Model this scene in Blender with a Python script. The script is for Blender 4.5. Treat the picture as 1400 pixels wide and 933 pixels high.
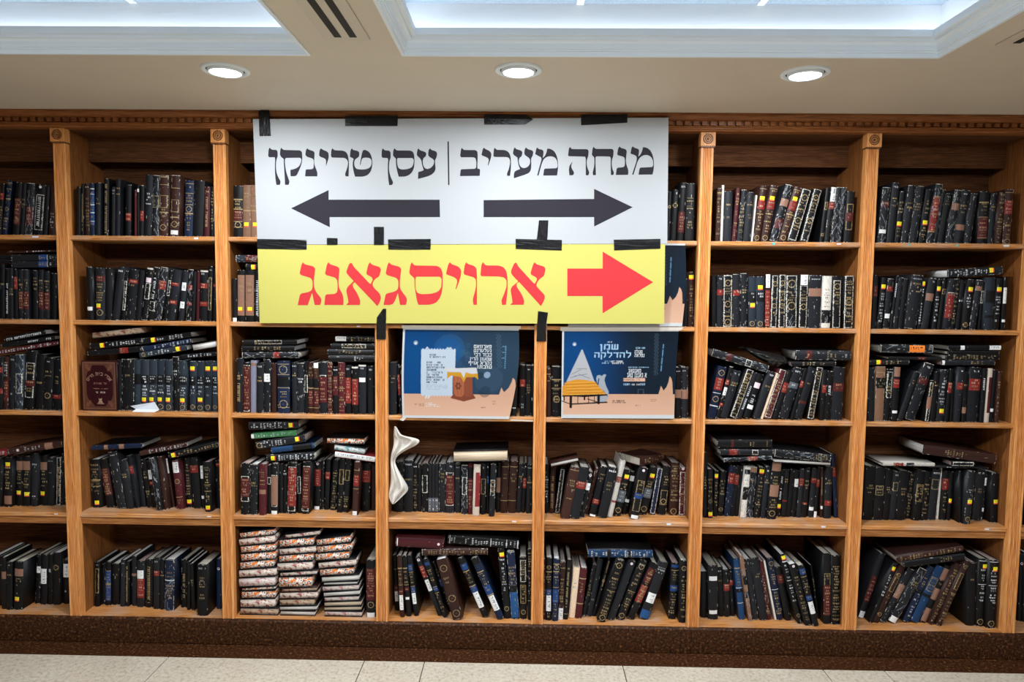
import bpy, math, random
import numpy as np
from mathutils import Vector, Matrix
from mathutils.geometry import tessellate_polygon

for _o in list(bpy.data.objects): bpy.data.objects.remove(_o)
SC = bpy.context.scene
COL = SC.collection
RNG = random.Random(7)
NR = np.random.RandomState(11)

# ------------------------------------------------------------------ camera
F_PX, IW, IH = 933.0, 1400.0, 933.0
CAM = np.array([-.0791, -3.1263, 1.6880])
YAW, PITCH, ROLL = -.01682, .07083, -.01041
def _axes():
    cy, sy, cp, sp = math.cos(YAW), math.sin(YAW), math.cos(PITCH), math.sin(PITCH)
    cr, sr = math.cos(ROLL), math.sin(ROLL)
    w = np.array([sy*cp, cy*cp, -sp]); r = np.array([cy, -sy, 0.]); d = np.cross(w, r)
    return r*cr+d*sr, -r*sr+d*cr, w
AX_R, AX_D, AX_W = _axes()
def ray(x, y): return AX_W + AX_R*(x-IW/2)/F_PX + AX_D*(y-IH/2)/F_PX
def at_y(x, y, Y):
    v = ray(x, y); return CAM + v*(Y-CAM[1])/v[1]
def at_z(x, y, Z):
    v = ray(x, y); return CAM + v*(Z-CAM[2])/v[2]
cam_data = bpy.data.cameras.new('camera'); cam = bpy.data.objects.new('camera', cam_data); COL.objects.link(cam)
M = Matrix.Identity(4)
for i in range(3):
    M[i][0] = AX_R[i]; M[i][1] = -AX_D[i]; M[i][2] = -AX_W[i]; M[i][3] = CAM[i]
cam.matrix_world = M
cam_data.sensor_width = 36; cam_data.lens = F_PX/IW*36; cam_data.clip_start = .05; cam_data.clip_end = 60
SC.camera = cam

# ------------------------------------------------------------------ world, light levels, exposure
world = bpy.data.worlds.new('world'); SC.world = world; world.use_nodes = True
world.node_tree.nodes['Background'].inputs[0].default_value = (.75, .85, 1, 1)
world.node_tree.nodes['Background'].inputs[1].default_value = .02
SC.view_settings.view_transform = 'Standard'; SC.view_settings.look = 'None'
SC.view_settings.gamma = 1; SC.view_settings.use_curve_mapping = False
SC.view_settings.exposure = 0.03
COOL = (.90, .96, 1.0)
DOWNLIGHT_W = 20.0        # each recessed ceiling lamp
COVE_W = 1.3            # LED strips hidden in the ceiling coves, per coffer
PANEL_W = 60.0           # LED ceiling panel in the middle of each coffer

ZC = 2.48                # ceiling (soffit) height
BAY = .735; PW = .0573; DEPTH = .2905
ZS = [1.9307, 1.5390, 1.1093, .6218, .125]     # tops of the five shelves
def post_x(i): return (i-4)*BAY

# ------------------------------------------------------------------ helpers
def lin(r, g, b):
    f = lambda c: (c/255/12.92) if c/255 <= .04045 else ((c/255+.055)/1.055)**2.4
    return (f(r), f(g), f(b))
def tag(o, label=None, cat=None, group=None, kind=None):
    if label: o['label'] = label
    if cat: o['category'] = cat
    if group: o['group'] = group
    if kind: o['kind'] = kind
    return o
class MB:
    def __init__(s): s.v = []; s.f = []; s.m = []; s.c = []
    def add(s, vs, fs, mi=0, col=(.5, .5, .5)):
        b = len(s.v); s.v.extend([tuple(map(float, v)) for v in vs])
        for f in fs: s.f.append(tuple(b+i for i in f)); s.m.append(mi); s.c.append(col)
    def box(s, x0, x1, y0, y1, z0, z1, mi=0, col=(.5, .5, .5)):
        vs = [(x, y, z) for x in (x0, x1) for y in (y0, y1) for z in (z0, z1)]
        s.add(vs, [(0, 1, 3, 2), (4, 6, 7, 5), (0, 4, 5, 1), (2, 3, 7, 6), (0, 2, 6, 4), (1, 5, 7, 3)], mi, col)
    def extrude_x(s, prof, x0, x1, mi=0, col=(.5, .5, .5)):     # closed profile of (y,z) swept along X
        n = len(prof)
        s.add([(x0, y, z) for y, z in prof]+[(x1, y, z) for y, z in prof],
              [(i, (i+1) % n, n+(i+1) % n, n+i) for i in range(n)]+[tuple(range(n-1, -1, -1)), tuple(range(n, 2*n))], mi, col)
    def extrude_z(s, prof, z0, z1, mi=0, col=(.5, .5, .5)):     # closed profile of (x,y) swept along Z
        n = len(prof)
        s.add([(x, y, z0) for x, y in prof]+[(x, y, z1) for x, y in prof],
              [(i, (i+1) % n, n+(i+1) % n, n+i) for i in range(n)]+[tuple(range(n-1, -1, -1)), tuple(range(n, 2*n))], mi, col)
    def lathe(s, prof, n=40, mi=0, axis='z', c=(0, 0, 0), closed=False):    # profile of (r,h)
        vs = []
        for k in range(n):
            a = 2*math.pi*k/n
            for r, h in prof:
                p = (r*math.cos(a), r*math.sin(a), h) if axis == 'z' else (r*math.cos(a), h, r*math.sin(a))
                vs.append((p[0]+c[0], p[1]+c[1], p[2]+c[2]))
        m = len(prof)
        s.add(vs, [(k*m+i, k*m+i+1, ((k+1) % n)*m+i+1, ((k+1) % n)*m+i) for k in range(n) for i in range(m-1)], mi)
    def build(s, name, mats, parent=None, smooth=False, bevel=0, fix=True):
        me = bpy.data.meshes.new(name); me.from_pydata(s.v, [], s.f)
        for m in (mats if isinstance(mats, (list, tuple)) else [mats]): me.materials.append(m)
        me.polygons.foreach_set('material_index', s.m)
        a = me.attributes.new('Col', 'FLOAT_COLOR', 'FACE')
        a.data.foreach_set('color', [x for c in s.c for x in (c[0], c[1], c[2], 1)])
        if fix:
            import bmesh
            bm = bmesh.new(); bm.from_mesh(me); bmesh.ops.recalc_face_normals(bm, faces=bm.faces); bm.to_mesh(me); bm.free()
        if smooth: me.polygons.foreach_set('use_smooth', [True]*len(me.polygons))
        me.update()
        o = bpy.data.objects.new(name, me); COL.objects.link(o)
        if parent: o.parent = parent
        if bevel:
            md = o.modifiers.new('edge', 'BEVEL'); md.width = bevel; md.segments = 2; md.limit_method = 'ANGLE'
        return o
def empty(name, loc=(0, 0, 0)):
    o = bpy.data.objects.new(name, None); o.location = loc; o.empty_display_size = .05; COL.objects.link(o); return o

def mat(name):
    m = bpy.data.materials.new(name); m.use_nodes = True
    nt = m.node_tree; return m, nt, nt.nodes['Principled BSDF']
def N(nt, typ, **kw):
    n = nt.nodes.new(typ)
    for k, v in kw.items():
        if k in n.inputs: n.inputs[k].default_value = v
        else: setattr(n, k, v)
    return n
def ramp(nt, stops):
    r = nt.nodes.new('ShaderNodeValToRGB'); e = r.color_ramp.elements
    while len(e) < len(stops): e.new(.5)
    for x, (p, c) in zip(e, stops): x.position = p; x.color = (*c, 1)
    return r
def plain(name, col, rough=.5, spec=.5, metal=0, noise=0, nscale=8, bump=0):
    m, nt, b = mat(name)
    b.inputs['Roughness'].default_value = rough; b.inputs['Metallic'].default_value = metal
    b.inputs['Specular IOR Level'].default_value = spec
    if noise or bump:
        tc = N(nt, 'ShaderNodeTexCoord'); nz = N(nt, 'ShaderNodeTexNoise', Scale=nscale, Detail=6.0)
        nt.links.new(tc.outputs['Object'], nz.inputs['Vector'])
        r = ramp(nt, [(.3, tuple(c*(1-noise) for c in col)), (.7, tuple(min(1, c*(1+noise)) for c in col))])
        nt.links.new(nz.outputs['Fac'], r.inputs[0]); nt.links.new(r.outputs[0], b.inputs['Base Color'])
        if bump:
            bp = N(nt, 'ShaderNodeBump', Strength=bump, Distance=.002)
            nt.links.new(nz.outputs['Fac'], bp.inputs['Height']); nt.links.new(bp.outputs[0], b.inputs['Normal'])
    else: b.inputs['Base Color'].default_value = (*col, 1)
    return m
def oak(name, along, c_dark, c_mid, c_light, rough=.42, wear=.0):
    m, nt, b = mat(name); b.inputs['Roughness'].default_value = rough; b.inputs['Specular IOR Level'].default_value = .25
    tc = N(nt, 'ShaderNodeTexCoord'); mp = N(nt, 'ShaderNodeMapping')
    s = {'x': (1.6, 40, 40), 'z': (52, 52, 1.5)}[along]; mp.inputs['Scale'].default_value = s
    nt.links.new(tc.outputs['Object'], mp.inputs['Vector'])
    n1 = N(nt, 'ShaderNodeTexNoise', Scale=2.2, Detail=5.0, Roughness=.6, Distortion=1.2)
    nt.links.new(mp.outputs[0], n1.inputs['Vector'])
    mp2 = N(nt, 'ShaderNodeMapping'); mp2.inputs['Scale'].default_value = tuple(x*4 if x > 5 else x*3 for x in s)
    nt.links.new(tc.outputs['Object'], mp2.inputs['Vector'])
    n2 = N(nt, 'ShaderNodeTexNoise', Scale=3.0, Detail=3.0); nt.links.new(mp2.outputs[0], n2.inputs['Vector'])
    mx = N(nt, 'ShaderNodeMath', operation='MULTIPLY_ADD'); mx.inputs[1].default_value = .60
    nt.links.new(n2.outputs['Fac'], mx.inputs[0])
    ml = N(nt, 'ShaderNodeMath', operation='MULTIPLY'); ml.inputs[1].default_value = .48
    nt.links.new(n1.outputs['Fac'], ml.inputs[0]); nt.links.new(ml.outputs[0], mx.inputs[2])
    r = ramp(nt, [(.40, c_dark), (.53, c_mid), (.67, c_light)]); nt.links.new(mx.outputs[0], r.inputs[0])
    out = r.outputs[0]
    if wear:
        n3 = N(nt, 'ShaderNodeTexNoise', Scale=9.0, Detail=5.0); nt.links.new(tc.outputs['Object'], n3.inputs['Vector'])
        r3 = ramp(nt, [(.45, (0, 0, 0)), (.7, (wear,)*3)]); nt.links.new(n3.outputs['Fac'], r3.inputs[0])
        mc = N(nt, 'ShaderNodeMix', data_type='RGBA'); nt.links.new(r3.outputs[0], mc.inputs[0])
        nt.links.new(out, mc.inputs[6]); mc.inputs[7].default_value = (.42, .32, .25, 1); out = mc.outputs[2]
    nt.links.new(out, b.inputs['Base Color'])
    bp = N(nt, 'ShaderNodeBump', Strength=.25, Distance=.0015)
    nt.links.new(mx.outputs[0], bp.inputs['Height']); nt.links.new(bp.outputs[0], b.inputs['Normal'])
    return m
def printed(name, rough=.5, spec=.5, bump=0, bscale=200, coat=0):
    m, nt, b = mat(name); b.inputs['Roughness'].default_value = rough; b.inputs['Specular IOR Level'].default_value = spec
    a = N(nt, 'ShaderNodeAttribute', attribute_name='Col'); nt.links.new(a.outputs['Color'], b.inputs['Base Color'])
    b.inputs['Coat Weight'].default_value = coat
    if bump:
        tc = N(nt, 'ShaderNodeTexCoord'); nz = N(nt, 'ShaderNodeTexNoise', Scale=bscale, Detail=3.0)
        nt.links.new(tc.outputs['Object'], nz.inputs['Vector'])
        bp = N(nt, 'ShaderNodeBump', Strength=bump, Distance=.001)
        nt.links.new(nz.outputs['Fac'], bp.inputs['Height']); nt.links.new(bp.outputs[0], b.inputs['Normal'])
    return m
def emit(name, col, s):
    m, nt, b = mat(name); b.inputs['Base Color'].default_value = (*col, 1)
    b.inputs['Emission Color'].default_value = (*col, 1); b.inputs['Emission Strength'].default_value = s
    return m

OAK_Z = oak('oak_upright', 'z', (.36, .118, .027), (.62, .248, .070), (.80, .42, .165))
OAK_S = oak('oak_side_shaded', 'z', (.10, .032, .008), (.21, .074, .019), (.31, .125, .040))  # shaded copy of the post oak, dimness of the bay sides painted in
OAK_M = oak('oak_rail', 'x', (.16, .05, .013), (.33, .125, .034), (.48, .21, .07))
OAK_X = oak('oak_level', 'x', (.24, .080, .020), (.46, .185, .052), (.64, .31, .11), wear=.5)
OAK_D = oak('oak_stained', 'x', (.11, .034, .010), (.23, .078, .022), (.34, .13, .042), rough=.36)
OAK_B = oak('oak_panel_shaded', 'x', (.040, .012, .003), (.085, .029, .008), (.145, .055, .018), rough=.85)  # oak darkened: deep shade inside the bays is put into the colour
WALLM = plain('brown_wall', (.10, .06, .04), .7)
PAINT = plain('beige_paint', (.62, .565, .475), .6, noise=.03, nscale=3)
TRIM_W = plain('led_tinted_trim', (.80, .89, .98), .5, .3)  # white trim, with the blue cast of the LED light in its colour
COVE_W_M = plain('cove_white', (.82, .84, .86), .6)
VENT_M = plain('vent_paint', (.58, .53, .45), .5)
BLACK_M = plain('matte_black', (.006, .006, .006), .7)
LAMP_M = emit('lamp_glass', (1, 1, 1), 14)
LED_M = emit('led_strip', (.86, .94, 1), 5)
COVER_M = printed('book_cloth', .42, .20, .25, 350)
PRINT_M = printed('printed_paper', .7, .1)
GLOSSP_M = printed('glossy_poster', .3, .25)
TAPE_M = plain('black_cloth_tape', (.007, .007, .008), .35, .22, noise=.5, nscale=90, bump=.6)

def granite():
    m, nt, b = mat('brown_granite'); b.inputs['Roughness'].default_value = .5; b.inputs['Specular IOR Level'].default_value = .12
    tc = N(nt, 'ShaderNodeTexCoord')
    v = N(nt, 'ShaderNodeTexVoronoi', Scale=190.0); nt.links.new(tc.outputs['Object'], v.inputs['Vector'])
    n = N(nt, 'ShaderNodeTexNoise', Scale=85.0, Detail=5.0, Roughness=.7); nt.links.new(tc.outputs['Object'], n.inputs['Vector'])
    r = ramp(nt, [(.0, (.004, .002, .001)), (.42, (.018, .0066, .0026)), (.57, (.060, .021, .0075)), (.70, (.26, .12, .045))])
    nt.links.new(n.outputs['Fac'], r.inputs[0])
    r2 = ramp(nt, [(.05, (.9, .75, .5)), (.16, (1, 1, 1))]); r2.color_ramp.elements[0].color = (2.2, 1.8, 1.2, 1)
    nt.links.new(v.outputs['Distance'], r2.inputs[0])
    mx = N(nt, 'ShaderNodeMix', data_type='RGBA', blend_type='MULTIPLY'); mx.inputs[0].default_value = 1
    nt.links.new(r.outputs[0], mx.inputs[6]); nt.links.new(r2.outputs[0], mx.inputs[7])
    nt.links.new(mx.outputs[2], b.inputs['Base Color']); return m
GRANITE = granite()
def floor_mat():
    m, nt, b = mat('travertine_tile'); b.inputs['Roughness'].default_value = .33
    tc = N(nt, 'ShaderNodeTexCoord')
    n = N(nt, 'ShaderNodeTexNoise', Scale=60.0, Detail=8.0, Roughness=.75); nt.links.new(tc.outputs['Object'], n.inputs['Vector'])
    n2 = N(nt, 'ShaderNodeTexNoise', Scale=4.0, Detail=4.0); nt.links.new(tc.outputs['Object'], n2.inputs['Vector'])
    r = ramp(nt, [(.36, (.34, .28, .21)), (.5, (.55, .49, .40)), (.7, (.64, .58, .49))]); nt.links.new(n.outputs['Fac'], r.inputs[0])
    r2 = ramp(nt, [(.3, (.9, .88, .86)), (.7, (1, 1, 1))]); nt.links.new(n2.outputs['Fac'], r2.inputs[0])
    mx = N(nt, 'ShaderNodeMix', data_type='RGBA', blend_type='MULTIPLY'); mx.inputs[0].default_value = 1
    nt.links.new(r.outputs[0], mx.inputs[6]); nt.links.new(r2.outputs[0], mx.inputs[7])
    nt.links.new(mx.outputs[2], b.inputs['Base Color']); return m
FLOOR_M = floor_mat()
def page_mat(name, kind):
    m, nt, b = mat(name); b.inputs['Roughness'].default_value = .8; b.inputs['Specular IOR Level'].default_value = .2
    tc = N(nt, 'ShaderNodeTexCoord')
    if kind == 'lines':
        a = N(nt, 'ShaderNodeAttribute', attribute_name='Col')
        mp = N(nt, 'ShaderNodeMapping'); mp.inputs['Scale'].default_value = (900, 6, 6); nt.links.new(tc.outputs['Object'], mp.inputs['Vector'])
        n = N(nt, 'ShaderNodeTexNoise', Scale=1.0, Detail=2.0); nt.links.new(mp.outputs[0], n.inputs['Vector'])
        r = ramp(nt, [(.35, (.62, .60, .57)), (.6, (1, 1, 1))]); nt.links.new(n.outputs['Fac'], r.inputs[0])
        mx = N(nt, 'ShaderNodeMix', data_type='RGBA', blend_type='MULTIPLY'); mx.inputs[0].default_value = 1
        nt.links.new(a.outputs['Color'], mx.inputs[6]); nt.links.new(r.outputs[0], mx.inputs[7]); nt.links.new(mx.outputs[2], b.inputs['Base Color'])
    elif kind == 'speckle':
        n = N(nt, 'ShaderNodeTexNoise', Scale=120.0, Detail=1.5, Roughness=.5); nt.links.new(tc.outputs['Object'], n.inputs['Vector'])
        n2 = N(nt, 'ShaderNodeTexNoise', Scale=100.0, Detail=1.5); n2.noise_dimensions = '4D'; n2.inputs['W'].default_value = 4
        nt.links.new(tc.outputs['Object'], n2.inputs['Vector'])
        r = ramp(nt, [(.40, (.02, .012, .02)), (.43, (.80, .72, .66))])
        r2 = ramp(nt, [(.535, (0, 0, 0)), (.56, (1, 1, 1))])
        nt.links.new(n.outputs['Fac'], r.inputs[0]); nt.links.new(n2.outputs['Fac'], r2.inputs[0])
        mx = N(nt, 'ShaderNodeMix', data_type='RGBA'); nt.links.new(r2.outputs[0], mx.inputs[0])
        nt.links.new(r.outputs[0], mx.inputs[6]); mx.inputs[7].default_value = (.80, .20, .035, 1); nt.links.new(mx.outputs[2], b.inputs['Base Color'])
    else:
        base, blot = {'marble': ((.74, .64, .56), (.30, .07, .07)), 'teal': ((.66, .68, .66), (.10, .30, .34)), 'tan': ((.50, .38, .27), (.24, .07, .05)), 'rose': ((.70, .62, .58), (.50, .22, .24))}[kind]
        n = N(nt, 'ShaderNodeTexNoise', Scale=42.0, Detail=4.0, Roughness=.6, Distortion=.6); nt.links.new(tc.outputs['Object'], n.inputs['Vector'])
        r = ramp(nt, [(.50, base), (.57, blot)]); nt.links.new(n.outputs['Fac'], r.inputs[0]); nt.links.new(r.outputs[0], b.inputs['Base Color'])
    return m
PAGE_M = page_mat('page_edges', 'lines')
EDGE_M = {k: page_mat(k+'_page_edges', n) for k, n in dict(o='speckle', m='marble', t='tan', e='teal', p='rose').items()}

# ================================================================== the room
def structure(mb, name, mats, **kw): return tag(mb.build(name, mats, **kw), kind='structure')
ROOM_X0, ROOM_X1, ROOM_Y0 = -4.6, 4.6, -6.6
joints = [-1.692, -.789, -.514, .398, 1.298, 1.568]
xs = sorted([j+k*2.081 for j in (-1.692, -.789, -.514) for k in range(-2, 4)])
xs = [x for x in xs if ROOM_X0 < x < ROOM_X1]
mb = MB(); edges = [ROOM_X0]+xs+[ROOM_X1]
for a, b_ in zip(edges, edges[1:]):
    for y0, y1 in ((-1.9, -.128), (-3.6, -1.9), (-5.2, -3.6), (ROOM_Y0, -5.2)):
        mb.box(a+.0022, b_-.0022, y0+.0022, y1-.0005, -.03, 0)
mb.box(ROOM_X0, ROOM_X1, ROOM_Y0, -.128, -.04, -.004, 1)
GROUT = plain('dark_grout', (.045, .036, .03), .8)
structure(mb, 'floor', [FLOOR_M, GROUT])
mb = MB(); mb.box(ROOM_X0, ROOM_X1, -.128, .0, -.03, .0)
structure(mb, 'trim_1', GRANITE)                       # stone border strip in the floor
mb = MB()
mb.box(ROOM_X0, ROOM_X1, -.002, .05, .0, .004, 1)  # black strip painted in as the shadow line under the riser
mb.extrude_x([(-.012, .004), (.33, .004), (.33, .123), (-.004, .123), (-.012, .116)], ROOM_X0, ROOM_X1)
structure(mb, 'baseboard_back', [GRANITE, BLACK_M])
mb = MB(); mb.box(ROOM_X0, ROOM_X1, .335, .40, -.03, ZC+.4); structure(mb, 'wall_back', PAINT)
mb = MB(); mb.box(ROOM_X0-.1, ROOM_X0, ROOM_Y0, .4, -.03, ZC+.4); structure(mb, 'wall_left', WALLM)
mb = MB(); mb.box(ROOM_X1, ROOM_X1+.1, ROOM_Y0, .4, -.03, ZC+.4); structure(mb, 'wall_right', WALLM)
mb = MB(); mb.box(ROOM_X0, ROOM_X1, ROOM_Y0-.1, ROOM_Y0, -.03, ZC+.4); structure(mb, 'wall_front', WALLM)
# ceiling soffit with its raised coffers
def ceil_pt(x, y): return at_z(x, y, ZC)
cx0 = ceil_pt(550.6, 73.7)[0]; cx1 = ceil_pt(1283, 77.8)[0]; lx1 = ceil_pt(421, 71)[0]
CY1 = (ceil_pt(550.6, 73.7)[1]+ceil_pt(1283, 77.8)[1])/2; CY0 = CY1-3.3
CW = cx1-cx0; GAP = cx0-lx1
coffers = [(lx1-CW, lx1), (cx0, cx1), (cx1+GAP, cx1+GAP+CW)]
UP = .165
mb = MB()
mb.box(ROOM_X0, ROOM_X1, CY1, .4, ZC, ZC+.03); mb.box(ROOM_X0, ROOM_X1, ROOM_Y0, CY0, ZC, ZC+.03)
ed = [ROOM_X0]+[v for c in coffers for v in c]+[ROOM_X1]
for a, b_ in zip(ed[0::2], ed[1::2]): mb.box(a, b_, CY0, CY1, ZC, ZC+.03)
structure(mb, 'ceiling', PAINT)
TILE_M = plain('acoustic_tile', (.40, .47, .56), .9, noise=.12, nscale=160)
trim_n = 2
def sweep_frame(prof, x0, x1, y0, y1):                  # profile of (inset, z) swept round a rectangle
    m_ = MB(); n = len(prof); vs = []
    for (sx, sy, X, Y) in ((1, 1, x0, y0), (-1, 1, x1, y0), (-1, -1, x1, y1), (1, -1, x0, y1)):
        vs += [(X+sx*i, Y+sy*i, z) for i, z in prof]
    fs = [(k*n+i, k*n+(i+1) % n, ((k+1) % 4)*n+(i+1) % n, ((k+1) % 4)*n+i) for k in range(4) for i in range(n)]
    m_.add(vs, fs); return m_
for ci, (a, b_) in enumerate(coffers):
    mb = MB(); t = .02                                   # recess walls and tiled upper ceiling
    mb.box(a-t, a, CY0-t, CY1+t, ZC+.03, ZC+UP+.02); mb.box(b_, b_+t, CY0-t, CY1+t, ZC+.03, ZC+UP+.02)
    mb.box(a, b_, CY1, CY1+t, ZC+.03, ZC+UP+.02); mb.box(a, b_, CY0-t, CY0, ZC+.03, ZC+UP+.02)
    mb.box(a, b_, CY0, CY1, ZC+UP, ZC+UP+.02, 1)
    for k in range(3):
        x = a+CW*(.332+.3347*k)
        if x < b_-.05: mb.box(x-.012, x+.012, CY0, CY1, ZC+UP-.004, ZC+UP)
    for y in (CY1-.61, CY1-1.83, CY1-3.0): mb.box(a, b_, y-.012, y+.012, ZC+UP-.004, ZC+UP)
    o = structure(mb, 'ceiling_recess', [COVE_W_M, TILE_M])
    prof = [(-.004, 0), (-.004, -.006), (.006, -.006), (.006, .008), (.013, .008), (.013, .013), (.017, .013), (.017, .030), (.024, .036), (.035, .037), (.035, .046), (.050, .046), (.050, .068), (.045, .068),
            (.045, .052), (.026, .046), (.004, .030), (.001, .004)]
    m_ = sweep_frame([(i, ZC+z) for i, z in prof], a, b_, CY0, CY1)
    tag(m_.build('trim_%d' % trim_n, TRIM_W), kind='structure'); trim_n += 1
    # LED strips lying in the cove behind the moulding, with their light
    m_ = sweep_frame([(.008, ZC+.046), (.022, ZC+.052), (.022, ZC+.055), (.008, ZC+.049)], a, b_, CY0, CY1)
    led = m_.build('led_strip', LED_M)
    tag(led, ['LED strip hidden in the ceiling cove above the bay at the left', 'LED strip hidden in the wide ceiling cove over the centre', 'LED strip in the ceiling cove beyond the picture'][ci], 'light strip', 'cove light strips')
    for (x, y, sx, sy) in (((a+b_)/2, CY1-.03, CW-.1, .03), ((a+b_)/2, CY0+.03, CW-.1, .03), (a+.03, (CY0+CY1)/2, .03, CY1-CY0-.1), (b_-.03, (CY0+CY1)/2, .03, CY1-CY0-.1)):
        L = bpy.data.lights.new('cove_light', 'AREA'); L.shape = 'RECTANGLE'; L.size = sx; L.size_y = sy
        L.energy = COVE_W*max(sx, sy)/8; L.color = COOL
        lo = bpy.data.objects.new('cove_light', L); lo.location = (x, y, ZC+.072); lo.rotation_euler = (math.pi, 0, 0); COL.objects.link(lo)
# LED panels in the tiled upper ceiling of the coffers
PANEL_M = emit('panel_diffuser', (.9, .96, 1), 6)
for ci, (a, b_) in enumerate(coffers):
    r = empty('ceiling_panel_lamp', ((a+b_)/2, -2.6, ZC+UP-.005))
    tag(r, ['LED ceiling panel in the recess at the left', 'LED ceiling panel in the wide centre recess', 'LED ceiling panel in the recess beyond the picture'][ci], 'lamp', 'LED ceiling panels')
    m_ = MB(); m_.box(-.6, .6, -.3, .3, -.012, 0); m_.build('panel_frame', TRIM_W, r)
    m_ = MB(); m_.box(-.57, .57, -.27, .27, -.014, -.0118); m_.build('panel_diffuser', PANEL_M, r)
    L = bpy.data.lights.new('panel_light', 'AREA'); L.shape = 'RECTANGLE'; L.size = 1.1; L.size_y = .5
    L.energy = PANEL_W*(.9, 1, .55)[ci]; L.color = COOL
    lo = bpy.data.objects.new('panel_light', L); lo.location = (0, 0, -.018); COL.objects.link(lo); lo.parent = r

# recessed ceiling lamps
def downlight(x, y, label):
    r = empty('ceiling_lamp', (x, y, ZC)); tag(r, label, 'lamp', 'recessed ceiling lamps')
    m_ = MB(); m_.lathe([(.066, -.001), (.068, -.006), (.078, -.007), (.084, -.004), (.0845, 0)]); m_.build('trim_ring', TRIM_W, r, smooth=True)
    m_ = MB(); m_.lathe([(.0615, .002), (.0615, -.006), (.058, -.011), (.0555, -.013), (.0535, -.009), (.052, 0)]); m_.build('swivel_ring', TRIM_W, r, smooth=True)
    m_ = MB(); m_.lathe([(.0675, -.0008), (.061, -.0008)]); m_.build('ring_gap', BLACK_M, r)
    m_ = MB(); m_.lathe([(.0005, -.0135), (.02, -.0132), (.04, -.012), (.0535, -.0085)]); m_.build('lamp_glass', LAMP_M, r, smooth=True)
    L = bpy.data.lights.new('lamp_light', 'AREA'); L.shape = 'DISK'; L.size = .10; L.energy = DOWNLIGHT_W; L.color = COOL
    lo = bpy.data.objects.new('lamp_light', L); lo.location = (0, 0, -.015); COL.objects.link(lo); lo.parent = r
for px, py, lb in ((308, 95.5, 'round recessed ceiling lamp above the second bay, left of the white sign'), (709, 95.5, 'round recessed ceiling lamp straight above the white sign'), (1101, 100, 'round recessed ceiling lamp above the bays right of the white sign')):
    p = ceil_pt(px, py); downlight(p[0], p[1], lb)
# slot vents in the ceiling
def vent(xc, y1, y0, label):
    r = empty('air_vent', (xc, (y0+y1)/2, ZC)); tag(r, label, 'vent', 'ceiling slot vents'); h = (y1-y0)/2
    m_ = MB(); m_.box(-.07, .07, -h-.03, h+.03, -.006, 0); m_.build('vent_frame', VENT_M, r, bevel=.002)
    for s in (-1, 1):
        m_ = MB(); m_.box(s*.024-.011, s*.024+.011, -h, h, -.0075, -.0055); m_.build('vent_slot', BLACK_M, r)
p = ceil_pt(472.5, 48); vent(p[0], p[1], p[1]-1.2, 'beige slot air vent with two black slots between the two lit ceiling recesses')
p = ceil_pt(1390, 56); vent(p[0]+.024, p[1], p[1]-1.2, 'slot air vent cut by the right edge, beside the wide lit recess')

# ================================================================== the bookcase
OAK_R = oak('oak_carved', 'z', (.05, .018, .006), (.13, .048, .015), (.28, .12, .04))
BC = empty('bookcase', (0, 0, ZS[4]))
tag(BC, 'built-in oak bookcase with fluted posts covering the whole wall', 'bookcase')
def part(m_, name, mats, **kw):
    o = m_.build(name, mats, **kw); o.location = (0, 0, -ZS[4]); o.parent = BC; return o
ZT = 2.411                                               # underside of the crown
PX0, PX1 = post_x(0), post_x(8)
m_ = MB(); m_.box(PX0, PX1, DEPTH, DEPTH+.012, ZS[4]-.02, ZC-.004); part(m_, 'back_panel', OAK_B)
crown = [(.02, ZC-.001), (-.072, ZC-.001), (-.072, ZC-.010), (-.066, ZC-.014), (-.060, ZC-.024), (-.052, ZC-.027), (-.030, ZC-.028), (-.030, ZC-.047),
         (-.042, ZC-.049), (-.044, ZC-.054), (-.036, ZC-.057), (-.036, ZC-.060), (-.028, ZC-.063), (-.024, ZT+.002), (-.018, ZT), (.02, ZT)]
m_ = MB(); m_.extrude_x(crown, PX0, PX1)
x = PX0
while x < PX1-.03: m_.box(x, x+.0225, -.043, -.029, ZC-.0465, ZC-.0285); x += .0375
part(m_, 'crown_moulding', OAK_D)
m_ = MB(); m_.box(PX0, PX1, .02, DEPTH, ZT, ZT+.02); part(m_, 'top_board', OAK_B)
def flute(xc, w):
    pts = [(xc-w/2, .03), (xc-w/2, .002), (xc-w/2+.0015, 0), (xc-w/2+.010, 0)]
    n = 5; a = xc-w/2+.010; s = (w-.020)/n
    for k in range(n):
        pts += [(a+s*(k+.12), 0), (a+s*(k+.3), .0045), (a+s*(k+.5), .0058), (a+s*(k+.7), .0045), (a+s*(k+.88), 0)]
    pts += [(xc+w/2-.010, 0), (xc+w/2-.0015, 0), (xc+w/2, .002), (xc+w/2, .03)]
    return pts
for i in range(0, 9):
    X = post_x(i)
    m_ = MB(); m_.extrude_z(flute(X, PW), ZS[4]-.002, 2.352)
    po = part(m_, 'post', OAK_Z)
    m_ = MB(); m_.box(X-.0325, X+.0325, -.011, .03, 2.3515, ZT); m_.box(X-.0315, X+.0315, -.008, .03, 2.3455, 2.3515, 1)
    m_.lathe([(.023, -.011), (.0215, -.0145), (.019, -.0145), (.0175, -.0105), (.0155, -.0105), (.014, -.014), (.011, -.014), (.0095, -.0105), (.007, -.0105), (.005, -.0145), (.0003, -.015)],
             28, 1, 'y', (X, 0, 2.382))
    rb = m_.build('rosette_block', [OAK_Z, OAK_R]); rb.parent = po
    m_ = MB(); m_.box(X-.0235, X+.0235, .03, DEPTH, ZS[4]-.002, ZT); part(m_, 'side_panel', OAK_S)
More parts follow.
